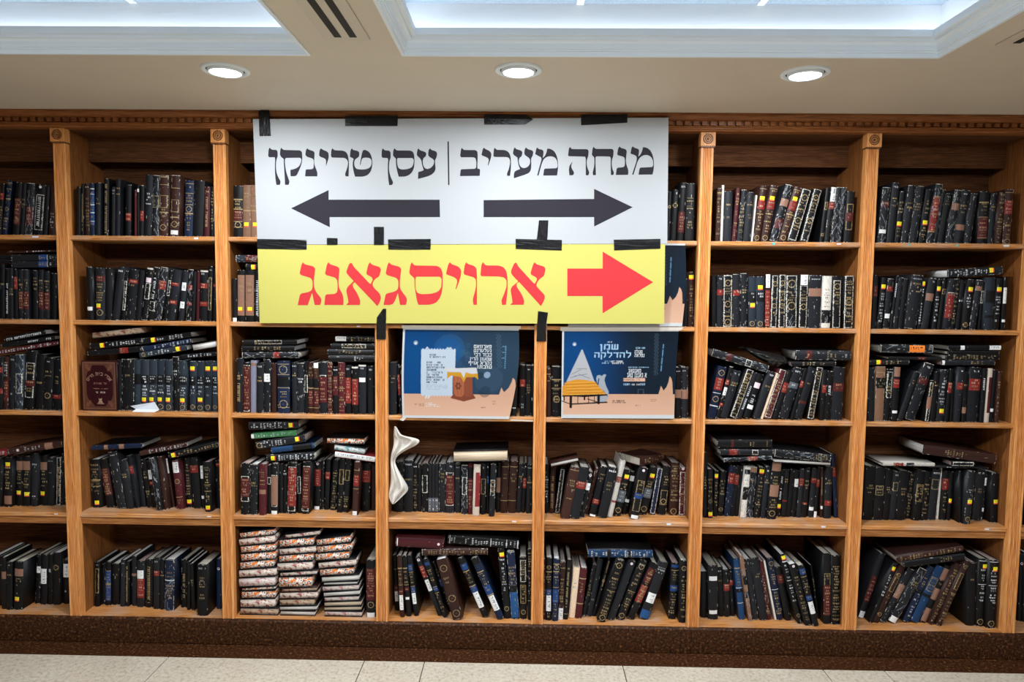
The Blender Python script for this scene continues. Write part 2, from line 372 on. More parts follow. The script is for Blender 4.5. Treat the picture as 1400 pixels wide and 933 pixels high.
for i in range(0, 8):
    a = post_x(i)+.0240; b_ = post_x(i+1)-.0240
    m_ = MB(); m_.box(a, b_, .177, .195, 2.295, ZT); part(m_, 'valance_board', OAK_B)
    for r in range(5):
        z = ZS[r]; m_ = MB()
        if r < 4:
            th = .021; m_.extrude_x([(.012, z-.004), (.0155, z), (DEPTH, z), (DEPTH, z-th), (.0155, z-th), (.012, z-th+.004)], a, b_)
        else: m_.extrude_x([(.004, z), (DEPTH, z), (DEPTH, z-.02), (.004, z-.02)], a, b_)
        part(m_, 'shelf', OAK_X)
        if r == 3:
            m_ = MB(); m_.box(a, b_, .024, .044, z-.056, z-.0212); part(m_, 'shelf_rail', OAK_M, bevel=.002)

# ================================================================== signs, tape and posters
KS = .0615; CS = -.0775+2.44*KS
def sign_pt(x, y, off=0.0):
    v = ray(x, y); t = (CS-CAM[1]-KS*CAM[2])/(v[1]+KS*v[2]); p = CAM+v*t; p[1] -= off; return p
def poly_fill(mb, outer, hole=None, off=.0005, col=(.1, .1, .1), mi=0, fn=sign_pt):
    loops = [[Vector(fn(x, y, off)) for x, y in outer]]
    if hole: loops.append([Vector(fn(x, y, off)) for x, y in hole])
    tris = tessellate_polygon(loops); mb.add([v for l in loops for v in l], [tuple(t) for t in tris], mi, col)
def sheet(mb, corners, th, col, fn=sign_pt):
    f = [fn(x, y) for x, y in corners]; b = [p+np.array([0, th, 0]) for p in f]
    mb.add(f+b, [(0, 1, 2, 3), (7, 6, 5, 4), (0, 4, 5, 1), (1, 5, 6, 2), (2, 6, 7, 3), (3, 7, 4, 0)], 0, col)
def smooth_loop(pts):                                    # round the traced outlines slightly
    out = []; n = len(pts)
    for i in range(n):
        p0, p1, p2 = np.array(pts[i-1], float), np.array(pts[i], float), np.array(pts[(i+1) % n], float)
        a, b_ = p0-p1, p2-p1; la, lb = np.linalg.norm(a), np.linalg.norm(b_)
        c = a.dot(b_)/(la*lb+1e-9)
        if c > -.35: r = min(6, la*.25, lb*.25)
        else: r = min(la, lb)*.4
        q0, q2 = p1+a/la*r, p1+b_/lb*r
        for t in (0, .5, 1): out.append(tuple((1-t)**2*q0+2*t*(1-t)*p1+t*t*q2))
    return out
LT = {}
A_ = (360, 190, 10.769); B_ = (480, 190, 10); C_ = (620, 190, 9.333); D_ = (760, 190, 9.333); E_ = (400, 350, 7.778); F_ = (570, 350, 7.368)
BLACK_LETTERS = [
 (A_, "72,250 78,160 92,128 125,160 195,163 210,185 213,260 195,300 188,350 186,420 195,500 225,575 257,632 243,677 193,677 180,600 172,480 172,380 175,300 168,270 85,270"),
 (A_, "245,235 250,160 265,130 295,163 545,170 570,195 575,270 570,340 550,410 520,480 487,550 402,550 398,457 470,442 530,405 558,340 562,300 545,278 340,280 322,290 318,330 322,400 340,500 365,570 388,632 372,677 320,677 315,560 308,450 303,360 302,300 290,285 265,270"),
 (A_, "618,235 628,165 648,138 672,160 735,180 755,200 752,270 748,330 755,390 780,450 797,500 795,552 615,552 625,455 640,450 715,447 740,430 745,370 742,310 725,290 640,262"),
 (A_, "820,240 830,165 850,138 875,160 930,180 958,205 965,245 958,300 940,350 922,402 925,330 918,300 895,285 835,262"),
 (A_, "995,250 1002,165 1018,138 1045,168 1170,172 1215,190 1245,235 1258,310 1260,400 1257,552 1212,552 1203,518 1220,470 1242,410 1248,345 1235,305 1195,280 1010,275"),
 (B_, "-16,240 -8,155 12,128 25,150 90,165 113,185 110,240 85,262 55,280 42,320 45,370 70,410 130,420 210,415 262,390 283,340 280,290 255,262 200,255 160,262 145,285 127,357 120,350 135,270 150,190 165,152 200,152 245,175 278,230 292,310 285,400 262,460 220,500 160,517 55,517 35,450 22,370 25,310 35,275 20,262 -10,250"),
 (B_, "417,235 420,160 432,128 460,158 520,160 540,180 542,260 525,300 517,370 520,440 540,520 577,597 562,632 520,632 510,560 502,440 503,350 508,290 500,262 425,258"),
 (B_, "572,225 578,155 595,128 620,158 810,160 845,175 862,215 868,290 862,390 840,450 795,495 740,515 652,518 635,460 618,380 612,300 615,270 590,250", "635,262 840,262 858,285 852,350 830,390 770,415 690,420 645,400 630,340 628,285"),
 (B_, "895,225 908,150 920,128 940,155 1015,180 1030,200 1022,240 990,262 978,300 985,360 1005,400 1045,415 1095,395 1130,350 1137,300 1120,275 1050,235 1060,155 1078,128 1098,152 1160,170 1177,195 1168,255 1147,290 1150,350 1157,410 1140,455 1100,490 1040,515 915,548 918,455 995,430 972,360 960,290 940,262"),
 (B_, "1318,35 1337,35 1345,632 1327,632"),
 (C_, "85,215 95,140 105,112 130,142 280,143 305,160 310,230 305,320 305,380 330,383 340,395 335,472 83,475 92,395 105,388 275,382 290,365 292,290 280,245 255,235 95,235"),
 (C_, "357,205 372,135 388,112 410,132 455,150 482,180 483,220 470,270 443,342 438,335 452,270 440,245 415,232 370,215"),
 (C_, "508,220 515,135 525,112 550,140 650,142 695,160 722,200 733,260 735,360 722,472 685,472 682,440 705,390 722,320 722,270 705,240 675,232 520,230"),
 (C_, "755,195 768,130 782,108 800,130 865,150 880,170 872,220 845,238 832,270 840,330 865,365 905,375 950,358 978,315 978,265 960,240 898,200 910,130 925,108 945,130 1005,148 1018,165 1012,215 990,250 993,320 990,390 970,430 920,455 770,503 772,415 850,385 830,340 820,275 815,235 800,228"),
 (C_, "1042,195 1055,130 1068,108 1085,128 1135,140 1150,160 1145,210 1138,245 1165,220 1185,180 1197,122 1240,128 1290,160 1320,220 1335,300 1333,390 1322,467 1145,468 1155,395 1165,380 1315,375 1330,350 1325,285 1300,240 1250,220 1195,225 1150,260 1125,320 1085,468 1068,468 1090,380 1115,300 1125,255 1115,232 1090,222"),
 (D_, "155,210 165,125 180,102 200,130 400,132 417,150 415,215 398,260 392,300 398,360 427,430 415,465 382,465 382,360 382,260 375,230 360,225 165,222"),
 (D_, "213,288 195,340 200,375 235,432 220,465 172,465 165,390 175,340"),
 (D_, "458,205 468,125 480,100 505,128 720,128 737,148 733,220 715,265 712,330 722,390 743,430 732,462 702,462 700,350 700,245 690,225 520,222 505,235 505,320 512,462 475,465 468,430 485,370 493,300 490,240 475,222"),
 (D_, "782,195 795,120 812,95 830,115 890,132 905,155 898,215 892,280 900,330 922,390 925,430 920,460 765,460 775,380 790,368 860,362 878,345 882,290 875,240 860,228 790,208"),
 (D_, "952,188 965,115 980,93 1000,113 1050,128 1062,145 1058,190 1050,228 1080,200 1100,155 1112,105 1160,112 1205,145 1237,210 1252,300 1248,390 1233,455 1053,457 1068,378 1080,367 1230,360 1243,335 1238,270 1210,225 1165,203 1110,210 1065,245 1038,300 990,457 972,457 1000,370 1030,280 1032,235 1020,215 1000,205"),
]
RED_LETTERS = [
 (E_, "75,185 95,95 110,67 130,90 220,112 242,135 235,200 225,260 228,330 250,385 312,460 295,523 235,523 210,400 205,400 162,525 55,525 78,415 95,400 170,385 205,365 213,330 213,270 195,235 90,205"),
 (E_, "345,190 365,95 382,67 402,92 475,112 500,135 493,210 487,290 497,350 530,400 543,460 540,523 338,523 347,425 360,410 450,405 475,385 480,330 475,260 455,232 360,205"),
 (E_, "572,165 600,90 615,75 632,78 650,115 815,290 830,300 855,250 840,225 790,200 785,180 805,95 822,67 842,92 925,118 942,145 920,222 885,240 860,270 848,310 870,345 930,405 942,450 925,500 900,535 870,500 660,280 640,300 645,335 690,400 722,480 715,523 572,523 575,515 595,500 590,460 570,370 585,330 650,268 600,215 575,185"),
 (E_, "990,185 1010,95 1027,67 1047,92 1135,115 1157,140 1147,210 1140,280 1142,345 1170,390 1222,455 1205,522 1143,522 1120,395 1072,523 967,523 990,410 1010,398 1080,382 1118,360 1125,320 1125,265 1105,235 1005,205"),
 (F_, "-78,178 -66,92 -51,64 -26,97 200,100 240,120 258,170 260,290 252,370 230,430 190,475 130,493 15,493 0,450 -20,330 -24,280 -25,225 -50,205", "-8,210 235,210 250,235 245,320 215,360 150,382 50,387 5,375 -12,340 -16,240"),
 (F_, "293,180 315,90 332,63 352,85 420,108 447,145 445,190 430,245 395,340 390,330 407,260 400,235 375,215 305,190"),
 (F_, "470,175 482,90 497,63 515,83 575,100 600,125 605,200 605,350 605,493 570,493 562,440 585,360 597,290 592,235 570,215 480,190"),
 (F_, "640,190 650,90 665,63 692,97 825,97 870,112 900,150 912,210 915,330 898,493 858,493 850,450 880,380 903,310 903,250 880,218 830,208 650,205"),
 (F_, "948,150 975,85 990,67 1005,72 1020,105 1175,275 1188,280 1213,235 1195,212 1150,190 1145,170 1168,90 1185,62 1205,85 1283,108 1297,135 1280,205 1245,225 1215,260 1200,300 1230,335 1283,390 1290,420 1275,465 1248,507 1220,475 1028,262 1005,280 1005,310 1060,395 1083,455 1075,493 940,493 945,486 963,475 958,430 943,345 955,312 1022,258 965,200 950,175"),
]
def letters(mb, table, col):
    for it in table:
        (ox, oy, s) = it[0]
        lp = [[(ox+x/s, oy+y/s) for x, y in (tuple(map(float, q.split(','))) for q in smooth_src.split())] for smooth_src in it[1:]]
        lp = [smooth_loop([((x-ox)*s, (y-oy)*s) for x, y in l]) for l in lp]
        lp = [[(ox+x/s, oy+y/s) for x, y in l] for l in lp]
        poly_fill(mb, lp[0], lp[1] if len(lp) > 1 else None, .0005, col)
INK = lin(40, 38, 45); RED = (.485, .032, .038); YEL = (.455, .415, .105); WHITE = (.345, .357, .372)
mb = MB(); sheet(mb, [(345.8, 163), (914, 161), (912.3, 333.4), (352, 334.6)], .004, WHITE)
letters(mb, BLACK_LETTERS, INK)
poly_fill(mb, [(397.9, 285), (449.3, 260), (449.3, 273.2), (601.1, 273.2), (601.6, 297), (450.6, 297), (451, 310.8)], col=INK)
poly_fill(mb, [(661.2, 273.8), (812.3, 272.2), (812.3, 258.4), (865, 283.5), (812.3, 309.9), (812.3, 297), (661.2, 297)], col=INK)
tag(mb.build('direction_sign', PRINT_M, fix=False), 'large white sign with black Hebrew lettering and two opposite black arrows', 'sign')
mb = MB(); sheet(mb, [(352, 335.1), (909.3, 333.9), (908, 443), (355, 442)], .004, YEL)
letters(mb, RED_LETTERS, RED)
poly_fill(mb, [(775.6, 367.4), (824, 367.4), (824, 344.2), (892.9, 386), (823.8, 428.6), (823.8, 405), (775.6, 405)], col=RED)
tag(mb.build('direction_sign', PRINT_M, fix=False), 'yellow sign with red Hebrew lettering and one red arrow, under the white sign', 'sign')

TAPE_C = (.010, .010, .011)
def tape(rows, label):
    # rows: (xl, yl, xr, yr, Y or None for the sign's face) from one end to the other
    P = []; nx = 7
    pts = []
    for (xl, yl, xr, yr, Y) in rows:
        f = (lambda x, y: sign_pt(x, y, .0016)) if Y is None else (lambda x, y: at_y(x, y, Y))
        pts.append([f(xl+(xr-xl)*k/nx, yl+(yr-yl)*k/nx) for k in range(nx+1)])
    ex = []
    for a, b_ in zip(pts, pts[1:]):
        for s in range(4): ex.append([p+(q-p)*s/4 for p, q in zip(a, b_)])
    ex.append(pts[-1]); m_ = MB(); n = nx+1
    vs = []
    for i, rw in enumerate(ex):
        for k, p in enumerate(rw):
            p = p.copy(); p[1] -= abs(NR.normal(0, .0007)); vs.append(p)
    nb = len(vs); vs += [v+np.array([0, .0007, 0]) for v in vs]
    fs = [(i*n+k, i*n+k+1, (i+1)*n+k+1, (i+1)*n+k) for i in range(len(ex)-1) for k in range(nx)]
    fs += [tuple(nb+j for j in reversed(f)) for f in fs]
    rim = [k for k in range(n)]+[(i+1)*n-1 for i in range(1, len(ex))]+[len(vs)//2-1-k for k in range(1, n)]+[i*n for i in range(len(ex)-2, 0, -1)]
    fs += [(rim[i], rim[(i+1) % len(rim)], nb+rim[(i+1) % len(rim)], nb+rim[i]) for i in range(len(rim))]
    m_.add(vs, fs, 0, TAPE_C); o = m_.build('tape_strip', TAPE_M, smooth=False)
    tag(o, label, 'tape', 'black tape strips on the signs')
YC = -.0738
tape([(346, 144.6, 350, 148, YC), (356, 143.4, 362, 147, YC), (367, 148, 353.6, 152, YC), (368.6, 153, 353.3, 153, YC), (369, 162.4, 353.9, 162.6, None), (370.5, 186, 355.2, 186.3, None)], 'black tape hanging from the ceiling over the upper left corner of the white sign')
tape([(472, 159, 544, 158.5, YC), (472, 162.4, 544, 162, None), (472, 172.5, 543.5, 172.5, None)], 'first level black tape strip along the top edge of the white sign')
tape([(661.8, 157, 720, 157.5, YC), (661.8, 162, 729, 163.5, None), (662, 170.5, 718, 170.5, None)], 'top edge black tape strip with a pointed end, middle of the white sign')
tape([(794, 157, 857.5, 156, YC), (794.2, 161.4, 857.6, 160.8, None), (794.5, 171.5, 857.7, 168, None)], 'last black tape strip along the top edge of the white sign, above the word end')
tape([(351.8, 326.9, 351.8, 340.4, None), (419.3, 328.1, 419.3, 341.4, None)], 'wrinkled black tape joining both signs at their left corner')
tape([(447.1, 325.4, 461.5, 326, None), (447.1, 335, 461.5, 335, None)], 'tiny black tape square between the signs under the left arrow head')
tape([(511.4, 310.4, 524.9, 310.4, None), (511.4, 335, 524.9, 335, None)], 'short upright black tape piece under the shaft of the left arrow')
tape([(530.7, 327.5, 531.1, 341.4, None), (589, 326.9, 588.6, 341.4, None)], 'level black tape joining both signs, just right of the short upright piece')
tape([(737, 301.5, 749.6, 301.5, None), (733.9, 327.5, 748.3, 328, None)], 'upright black tape standing on a level strip, under the right arrow')
tape([(705, 326.8, 705, 340.5, None), (768.2, 328.4, 767.8, 342.7, None)], 'level black tape joining both signs, with an upright strip standing on it')
tape([(839.1, 328, 839.7, 342.4, None), (902.8, 326.8, 902.8, 340.1, None)], 'level black tape joining both signs at their right corner above the red arrow')
tape([(524, 422.3, 528, 422.3, None), (515.4, 434.3, 528, 434.3, None), (514.9, 443.5, 527.6, 443.5, -.0225), (514.5, 464.2, 527.6, 464.2, -.0025)], 'black tape holding the yellow sign down to the post left of the table poster')
tape([(735.7, 425.6, 749.2, 427.5, None), (734.3, 443, 746.9, 443, -.0225), (733.4, 466.7, 746.9, 467, -.0025)], 'black tape holding the yellow sign down to the post between the two posters')

# ---------------------------------------------------------------- posters (colours laid out on a grid of the sheet)
class Canvas:
    def __init__(s, w, h, col): s.w, s.h = w, h; s.a = np.ones((h, w, 3))*np.array(col); s.yy, s.xx = np.mgrid[0:h, 0:w]; s.u = (s.xx+.5)/w; s.v = (s.yy+.5)/h
    def mask(s, pts):
        m = np.zeros((s.h, s.w), bool); n = len(pts)
        for i in range(n):
            (x0, y0), (x1, y1) = pts[i], pts[(i+1) % n]
            if y0 == y1: continue
            c = (s.v >= min(y0, y1)) & (s.v < max(y0, y1)); xi = x0+(s.v-y0)*(x1-x0)/(y1-y0)
            m ^= c & (s.u < xi)
        return m
    def poly(s, pts, col, a=1):
        m = s.mask(pts); s.a[m] = s.a[m]*(1-a)+np.array(col)*a
    def line(s, p, q, wdt, col, a=1):
        px, py = q[0]-p[0], q[1]-p[1]; l2 = px*px+py*py+1e-12
        t = np.clip(((s.u-p[0])*px+(s.v-p[1])*py)/l2, 0, 1)
        m = ((s.u-p[0]-t*px)**2+((s.v-p[1]-t*py)*.8)**2) < (wdt/2)**2; s.a[m] = s.a[m]*(1-a)+np.array(col)*a
    def disc(s, c, r, col, a=1):
        m = (s.u-c[0])**2+((s.v-c[1])*.8)**2 < r*r; s.a[m] = s.a[m]*(1-a)+np.array(col)*a
    def marks(s, u0, u1, v0, v1, col, cw, rnd):              # one line of unreadable print
        u = u0
        while u < u1:
            w = cw*(.5+rnd.random()*.5)
            if rnd.random() < .85:
                s.poly([(u, v0), (u+w, v0), (u+w, v0+(v1-v0)*.3), (u, v0+(v1-v0)*.3)], col)
                for k in (0, .65):
                    if rnd.random() < .7: s.poly([(u+w*k, v0), (u+w*(k+.35), v0), (u+w*(k+.35), v1), (u+w*k, v1)], col)
                if rnd.random() < .5: s.poly([(u, v1-(v1-v0)*.3), (u+w, v1-(v1-v0)*.3), (u+w, v1), (u, v1)], col)
            u += cw

# block Hebrew letters: strokes in a unit box, width first
_R = lambda x0, y0, x1, y1: [(x0, y0), (x1, y0), (x1, y1), (x0, y1)]
_T = _R(0, .8, .75, 1); _B = _R(0, 0, .75, .2); _S = _R(.55, 0, .75, 1); _L = _R(0, 0, .2, 1)
BLOCK = {
 'א': (.75, [[(0, 1), (.24, 1), (.78, 0), (.54, 0)], _R(.56, .55, .76, 1), [(.38, .52), (.56, .55), (.76, .6), (.6, .42)], [(0, 0), (.2, 0), (.2, .4), (.34, .52), (.24, .62), (0, .44)]]),
 'ב': (.78, [_T, _S, _R(0, 0, .85, .2)]), 'ג': (.55, [_R(.05, .8, .5, 1), _R(.3, .1, .5, 1), [(0, 0), (.22, 0), (.5, .3), (.4, .46)], _R(.36, 0, .56, .2)]),
 'ד': (.75, [_R(0, .8, .8, 1), _R(.48, 0, .68, .8)]), 'ה': (.75, [_T, _S, _R(0, 0, .2, .6)]), 'ו': (.38, [_R(.12, 0, .32, 1), _R(0, .8, .3, 1)]),
 'ז': (.42, [_R(.12, 0, .32, .8), _R(0, .8, .44, 1)]), 'ח': (.75, [_T, _S, _L]), 'ט': (.75, [_L, _B, _S, _R(.36, .8, .6, 1)]), 'י': (.36, [_R(.1, .45, .3, 1), _R(0, .8, .28, 1)]),
 'כ': (.72, [_T, _S, _B]), 'ך': (.7, [_T, _R(.5, -.3, .7, 1)]), 'ל': (.72, [_R(0, .8, .2, 1.35), _R(0, .8, .72, 1), _R(.52, .45, .72, .9), [(.2, 0), (.42, 0), (.72, .48), (.54, .56)]]),
 'מ': (.8, [_R(0, 0, .2, .75), [(0, 1), (.22, 1), (.3, .75), (.08, .7)], _R(.3, .8, .8, 1), _R(.6, 0, .8, 1), _R(.36, 0, .8, .2)]), 'ם': (.75, [_T, _S, _L, _B]),
 'נ': (.5, [_R(.12, .8, .48, 1), _R(.28, 0, .48, 1), _R(0, 0, .48, .2)]), 'ן': (.36, [_R(.1, -.35, .3, 1), _R(0, .8, .28, 1)]),
 'ס': (.75, [_R(-.04, .8, .7, 1), _S, _R(0, .1, .2, .9), _R(.1, 0, .66, .2)]), 'ע': (.75, [_R(.02, .35, .2, 1), _R(.55, .25, .75, 1), [(0, 0), (.3, 0), (.75, .3), (.68, .42), (0, .2)]]),
 'פ': (.75, [_T, _S, _B, _R(0, .45, .2, 1), _R(0, .42, .4, .58)]), 'ף': (.75, [_T, _R(.55, -.3, .75, 1), _R(0, .45, .2, 1), _R(0, .42, .4, .58)]),
 'צ': (.72, [_R(.54, .5, .72, 1), [(0, 1), (.22, 1), (.72, .1), (.5, .1)], _R(0, 0, .72, .2)]), 'ק': (.75, [_T, [(.55, .3), (.75, .3), (.75, 1), (.55, 1)], [(.4, 0), (.58, 0), (.75, .32), (.55, .4)], _R(0, -.35, .2, .6)]),
 'ר': (.7, [_R(0, .8, .7, 1), _R(.5, 0, .7, 1)]), 'ש': (.9, [_R(0, 0, .2, 1), _R(.35, .15, .55, 1), _R(.7, 0, .9, 1), _R(0, 0, .9, .2)]), 'ת': (.8, [_R(.05, .8, .8, 1), _R(.6, 0, .8, 1), _R(.14, 0, .34, .9), _R(0, 0, .3, .2)]), ' ': (.4, []),
}
def block_text(txt, gap=.16):
    """Strokes of a Hebrew word set right to left, scaled to a unit-wide line with letters one unit tall."""
    W = sum(BLOCK[ch][0] for ch in txt)+gap*(len(txt)-1); x = W; out = []
    for ch in txt:
        w, ps = BLOCK[ch]; x -= w
        out += [[((x+a)/W, b_) for a, b_ in p] for p in ps]; x -= gap
    return out
PRINT_K = .54
def grid_sheet(cv, corners, Yf, name, mats, ss, bow=lambda u, v: (0, 0), texts=(), back=(.7, .7, .7)):
    h, w = cv.h//ss, cv.w//ss
    img = cv.a.reshape(h, ss, w, ss, 3).mean((1, 3))*PRINT_K
    def P(u, v, off=0):
        du, dy = bow(u, v)
        (a, b_, c, d) = corners
        x = (a[0]*(1-u)+b_[0]*u)*(1-v)+(d[0]*(1-u)+c[0]*u)*v+du; y = (a[1]*(1-u)+b_[1]*u)*(1-v)+(d[1]*(1-u)+c[1]*u)*v
        return at_y(x, y, Yf+dy-off)
    n = 16; nv = 12
    # smooth sheet whose faces carry the print
    vs = [P(i/w, j/h) for j in range(h+1) for i in range(w+1)]
    fs = [(j*(w+1)+i, j*(w+1)+i+1, (j+1)*(w+1)+i+1, (j+1)*(w+1)+i) for j in range(h) for i in range(w)]
    m_ = MB(); m_.v = [tuple(v) for v in vs]; m_.f = fs; m_.m = [0]*len(fs); m_.c = [tuple(c) for c in img.reshape(-1, 3)]
    k = (w+1)*(h+1)
    bv = [P(i/n, j/nv)+np.array([0, .0004, 0]) for j in range(nv+1) for i in range(n+1)]
    m_.add(bv, [(j*(n+1)+i, (j+1)*(n+1)+i, (j+1)*(n+1)+i+1, j*(n+1)+i+1) for j in range(nv) for i in range(n)], 0, back)
    for (txt, u0, v0, u1, v1, col, rot) in texts:
        for k_, p in enumerate(block_text(txt)):
            pts = [P(u0+a*(u1-u0), v1-b_*(v1-v0), .0004+.00001*(k_ % 3)) for a, b_ in p]
            m_.add(pts[::-1], [tuple(range(len(pts)))], 0, tuple(q*PRINT_K for q in col))
    return m_.build(name, mats, fix=False, smooth=True)
PAPER = (.80, .81, .83); PEACH = lin(228, 178, 148); PEACH2 = lin(244, 196, 168); LB = lin(170, 205, 235); WT = (.82, .84, .87)
def poster_base(f, x0, y0, x1, y1, hz, left, right, rnd):
    cv = Canvas(660, 528, PAPER)
    a = f(x0, y0); b_ = f(x1, y1); inn = (cv.u > a[0]) & (cv.u < f(x1, (y0+y1)/2)[0]) & (cv.v > a[1]) & (cv.v < b_[1])
    uu = np.clip((cv.u-a[0])/(b_[0]-a[0]), 0, 1)[..., None]; vv = np.clip((cv.v-a[1])/(b_[1]-a[1]), 0, 1)[..., None]
    t = np.clip((uu-.12)/.55, 0, 1); t = t*t*(3-2*t)
    bg = np.array(left)*(1-t)+np.array(right)*t; bg = bg*(.72+.28*np.clip(vv/.22, 0, 1))
    cv.a[inn] = bg[inn]; m = inn & (cv.v > f(0, hz)[1])
    k = np.clip((vv-.75)/.25, 0, 1); cv.a[m] = (np.array(PEACH)*(1-k)+np.array(PEACH2)*k)[m]; cv.inn = inn
    return cv
def zigzag(cv, f, x, ya, yb, s, dx):
    k = 0; y = ya
    while y < yb:
        for o in (-dx, dx*.2):
            cv.line(f(x+o, y), f(x+o+dx, y+s*.5), .005, lin(110, 138, 160), .30); cv.line(f(x+o+dx, y+s*.5), f(x+o, y+s), .005, lin(110, 138, 160), .30)
        y += s
rnd = random.Random(3)
fL = lambda x, y: ((x-75)/(1053-(y-55)/820*85), (y-52)/822.)
cvL = poster_base(fL, 92, 74, 1114, 850, 655, lin(10, 78, 140), lin(46, 70, 92), rnd)
cvL.disc(fL(500, 250), .135, lin(60, 130, 190), .18); cvL.disc(fL(500, 265), .11, lin(20, 90, 160), .5)
for k in range(26): cvL.disc(fL(380+rnd.random()*330, 200+rnd.random()*250), .012+.02*rnd.random(), lin(50+rnd.randrange(50), 100+rnd.randrange(40), 155), .12)
cvL.disc(fL(850, 520), .12, lin(75, 105, 130), .25); cvL.disc(fL(780, 480), .03, lin(30, 45, 60), .5); cvL.disc(fL(838, 478), .028, lin(170, 195, 225), .7); cvL.disc(fL(820, 630), .05, lin(30, 50, 70), .5)
DOC = lin(206, 220, 236)
cvL.poly([fL(*p) for p in ((247, 248), (558, 250), (556, 420), (532, 500), (531, 670), (247, 672))], DOC)
for k in range(24):
    x = 250+k*13; cvL.disc(fL(x, 247), .005, DOC if k % 2 else lin(40, 110, 175)); cvL.disc(fL(min(x, 528), 672), .005, DOC if k % 2 else PEACH)
for (xa, xb, y) in ((325, 380, 294), (325, 468, 314)): cvL.marks(*[fL(xa, y)[0], fL(xb, y)[0], fL(xa, y)[1], fL(xa, y+13)[1]], lin(40, 50, 70), .014, rnd)
for i, wd in enumerate((130, 145, 155, 100, 130, 120, 140, 145, 85)):
    y = 362+i*22.5; cvL.marks(fL(298, y)[0], fL(298+wd, y)[0], fL(0, y)[1], fL(0, y+15)[1], lin(45, 55, 75), .016, rnd)
for i in range(4):
    y = 570+i*13; cvL.marks(fL(298, y)[0], fL(480, y)[0], fL(0, y)[1], fL(0, y+7)[1], lin(175, 185, 200), .011, rnd)
for p in ((300, 238), (486, 240), (510, 240)): cvL.disc(fL(*p), .010, DOC)
for p in ((295, 682), (318, 682)): cvL.line(fL(p[0]+6, 672), fL(p[0]-6, 692), .012, WT)
cvL.poly([fL(*p) for p in ((535, 485), (636, 500), (633, 705), (528, 682), (540, 655))], lin(186, 106, 72))
cvL.poly([fL(*p) for p in ((636, 500), (710, 480), (712, 660), (738, 690), (633, 710))], lin(150, 80, 58))
cvL.poly([fL(*p) for p in ((512, 690), (545, 645), (560, 672), (612, 680), (632, 655), (655, 680), (700, 672), (712, 645), (740, 690), (632, 720))], lin(140, 72, 50))
for k in range(3): cvL.line(fL(548+k*32, 500), fL(546+k*32, 660), .004, lin(150, 80, 55))
for k in range(6):
    a1 = k*math.pi/3; q = [(583+30*math.cos(a1+d)*.9, 580+34*math.sin(a1+d)) for d in (0, 2.09)]
    cvL.line(fL(*q[0]), fL(*q[1]), .006, lin(90, 45, 35))
cvL.poly([fL(*p) for p in ((488, 430), (735, 415), (757, 470), (760, 522), (735, 498), (655, 500), (634, 548), (606, 498), (520, 485), (482, 518))], lin(218, 160, 48))
cvL.poly([fL(*p) for p in ((470, 415), (560, 420), (745, 412), (756, 465), (700, 470), (650, 455), (634, 510), (606, 455), (500, 455), (440, 430))], lin(222, 222, 226))
zigzag(cvL, fL, 940, 110, 400, 34, 18)
for k in range(4): cvL.marks(fL(992+k, 0)[0], fL(1003, 0)[0], fL(0, 215+k*52)[1], fL(0, 222+k*52)[1], lin(130, 190, 225), .02, rnd)
y = 215
while y < 420: cvL.line(fL(1000-(y-215)*.07, y), fL(1000-(y-215)*.07, y+7), .008, lin(110, 175, 215), .8); y += 11 if int(y) % 4 else 20
cvL.poly([fL(*p) for p in ((940, 660), (950, 625), (960, 590), (972, 615), (984, 632), (1020, 590), (1040, 540), (1050, 502), (1066, 520), (1070, 545), (1076, 600), (1070, 665))], PEACH)
cvL.disc(fL(195, 193), .02, lin(190, 210, 225), .5); cvL.disc(fL(195, 197), .010, WT)
for (xa, xb, y, c) in ((188, 268, 745, lin(150, 110, 95)), (230, 268, 758, lin(150, 110, 95)), (290, 350, 735, WT), (290, 380, 748, WT), (290, 410, 763, WT), (775, 825, 768, lin(150, 80, 70)), (885, 925, 712, lin(170, 110, 90)), (890, 918, 735, lin(170, 110, 90))):
    cvL.marks(fL(xa, y)[0], fL(xb, y)[0], fL(0, y)[1], fL(0, y+9)[1], c, .011, rnd)
tl = []
for s, xa, ya in (('פארוואס', 722, 206), ('געלערנט', 722, 243), ('כבוד רבי', 724, 281), ('שמעון הדין', 688, 319), ('נקרא אויף', 676, 356), ('טובתו', 752, 391)):
    a = fL(xa, ya); b_ = fL(876, ya+30); tl.append((s, a[0], a[1], b_[0], b_[1], WT, 0))
o = grid_sheet(cvL, [(551.3, 447.5), (709.2, 449), (696, 573.3), (550.3, 571.5)], .0035, 'poster', GLOSSP_M, 3,
               bow=lambda u, v: (-1.5*math.sin(math.pi*v)*(1-u)+6.0*u**6*math.sin(math.pi*min(1, v*1.0))*(1-v*.3), .004*math.sin(math.pi*v)*u), texts=tl)
tag(o, 'blue poster of a cloth-covered wooden table beside a white page', 'poster')
fR = lambda x, y: ((x-67)/(573-(y-470)/437*20), (y-470)/437.)
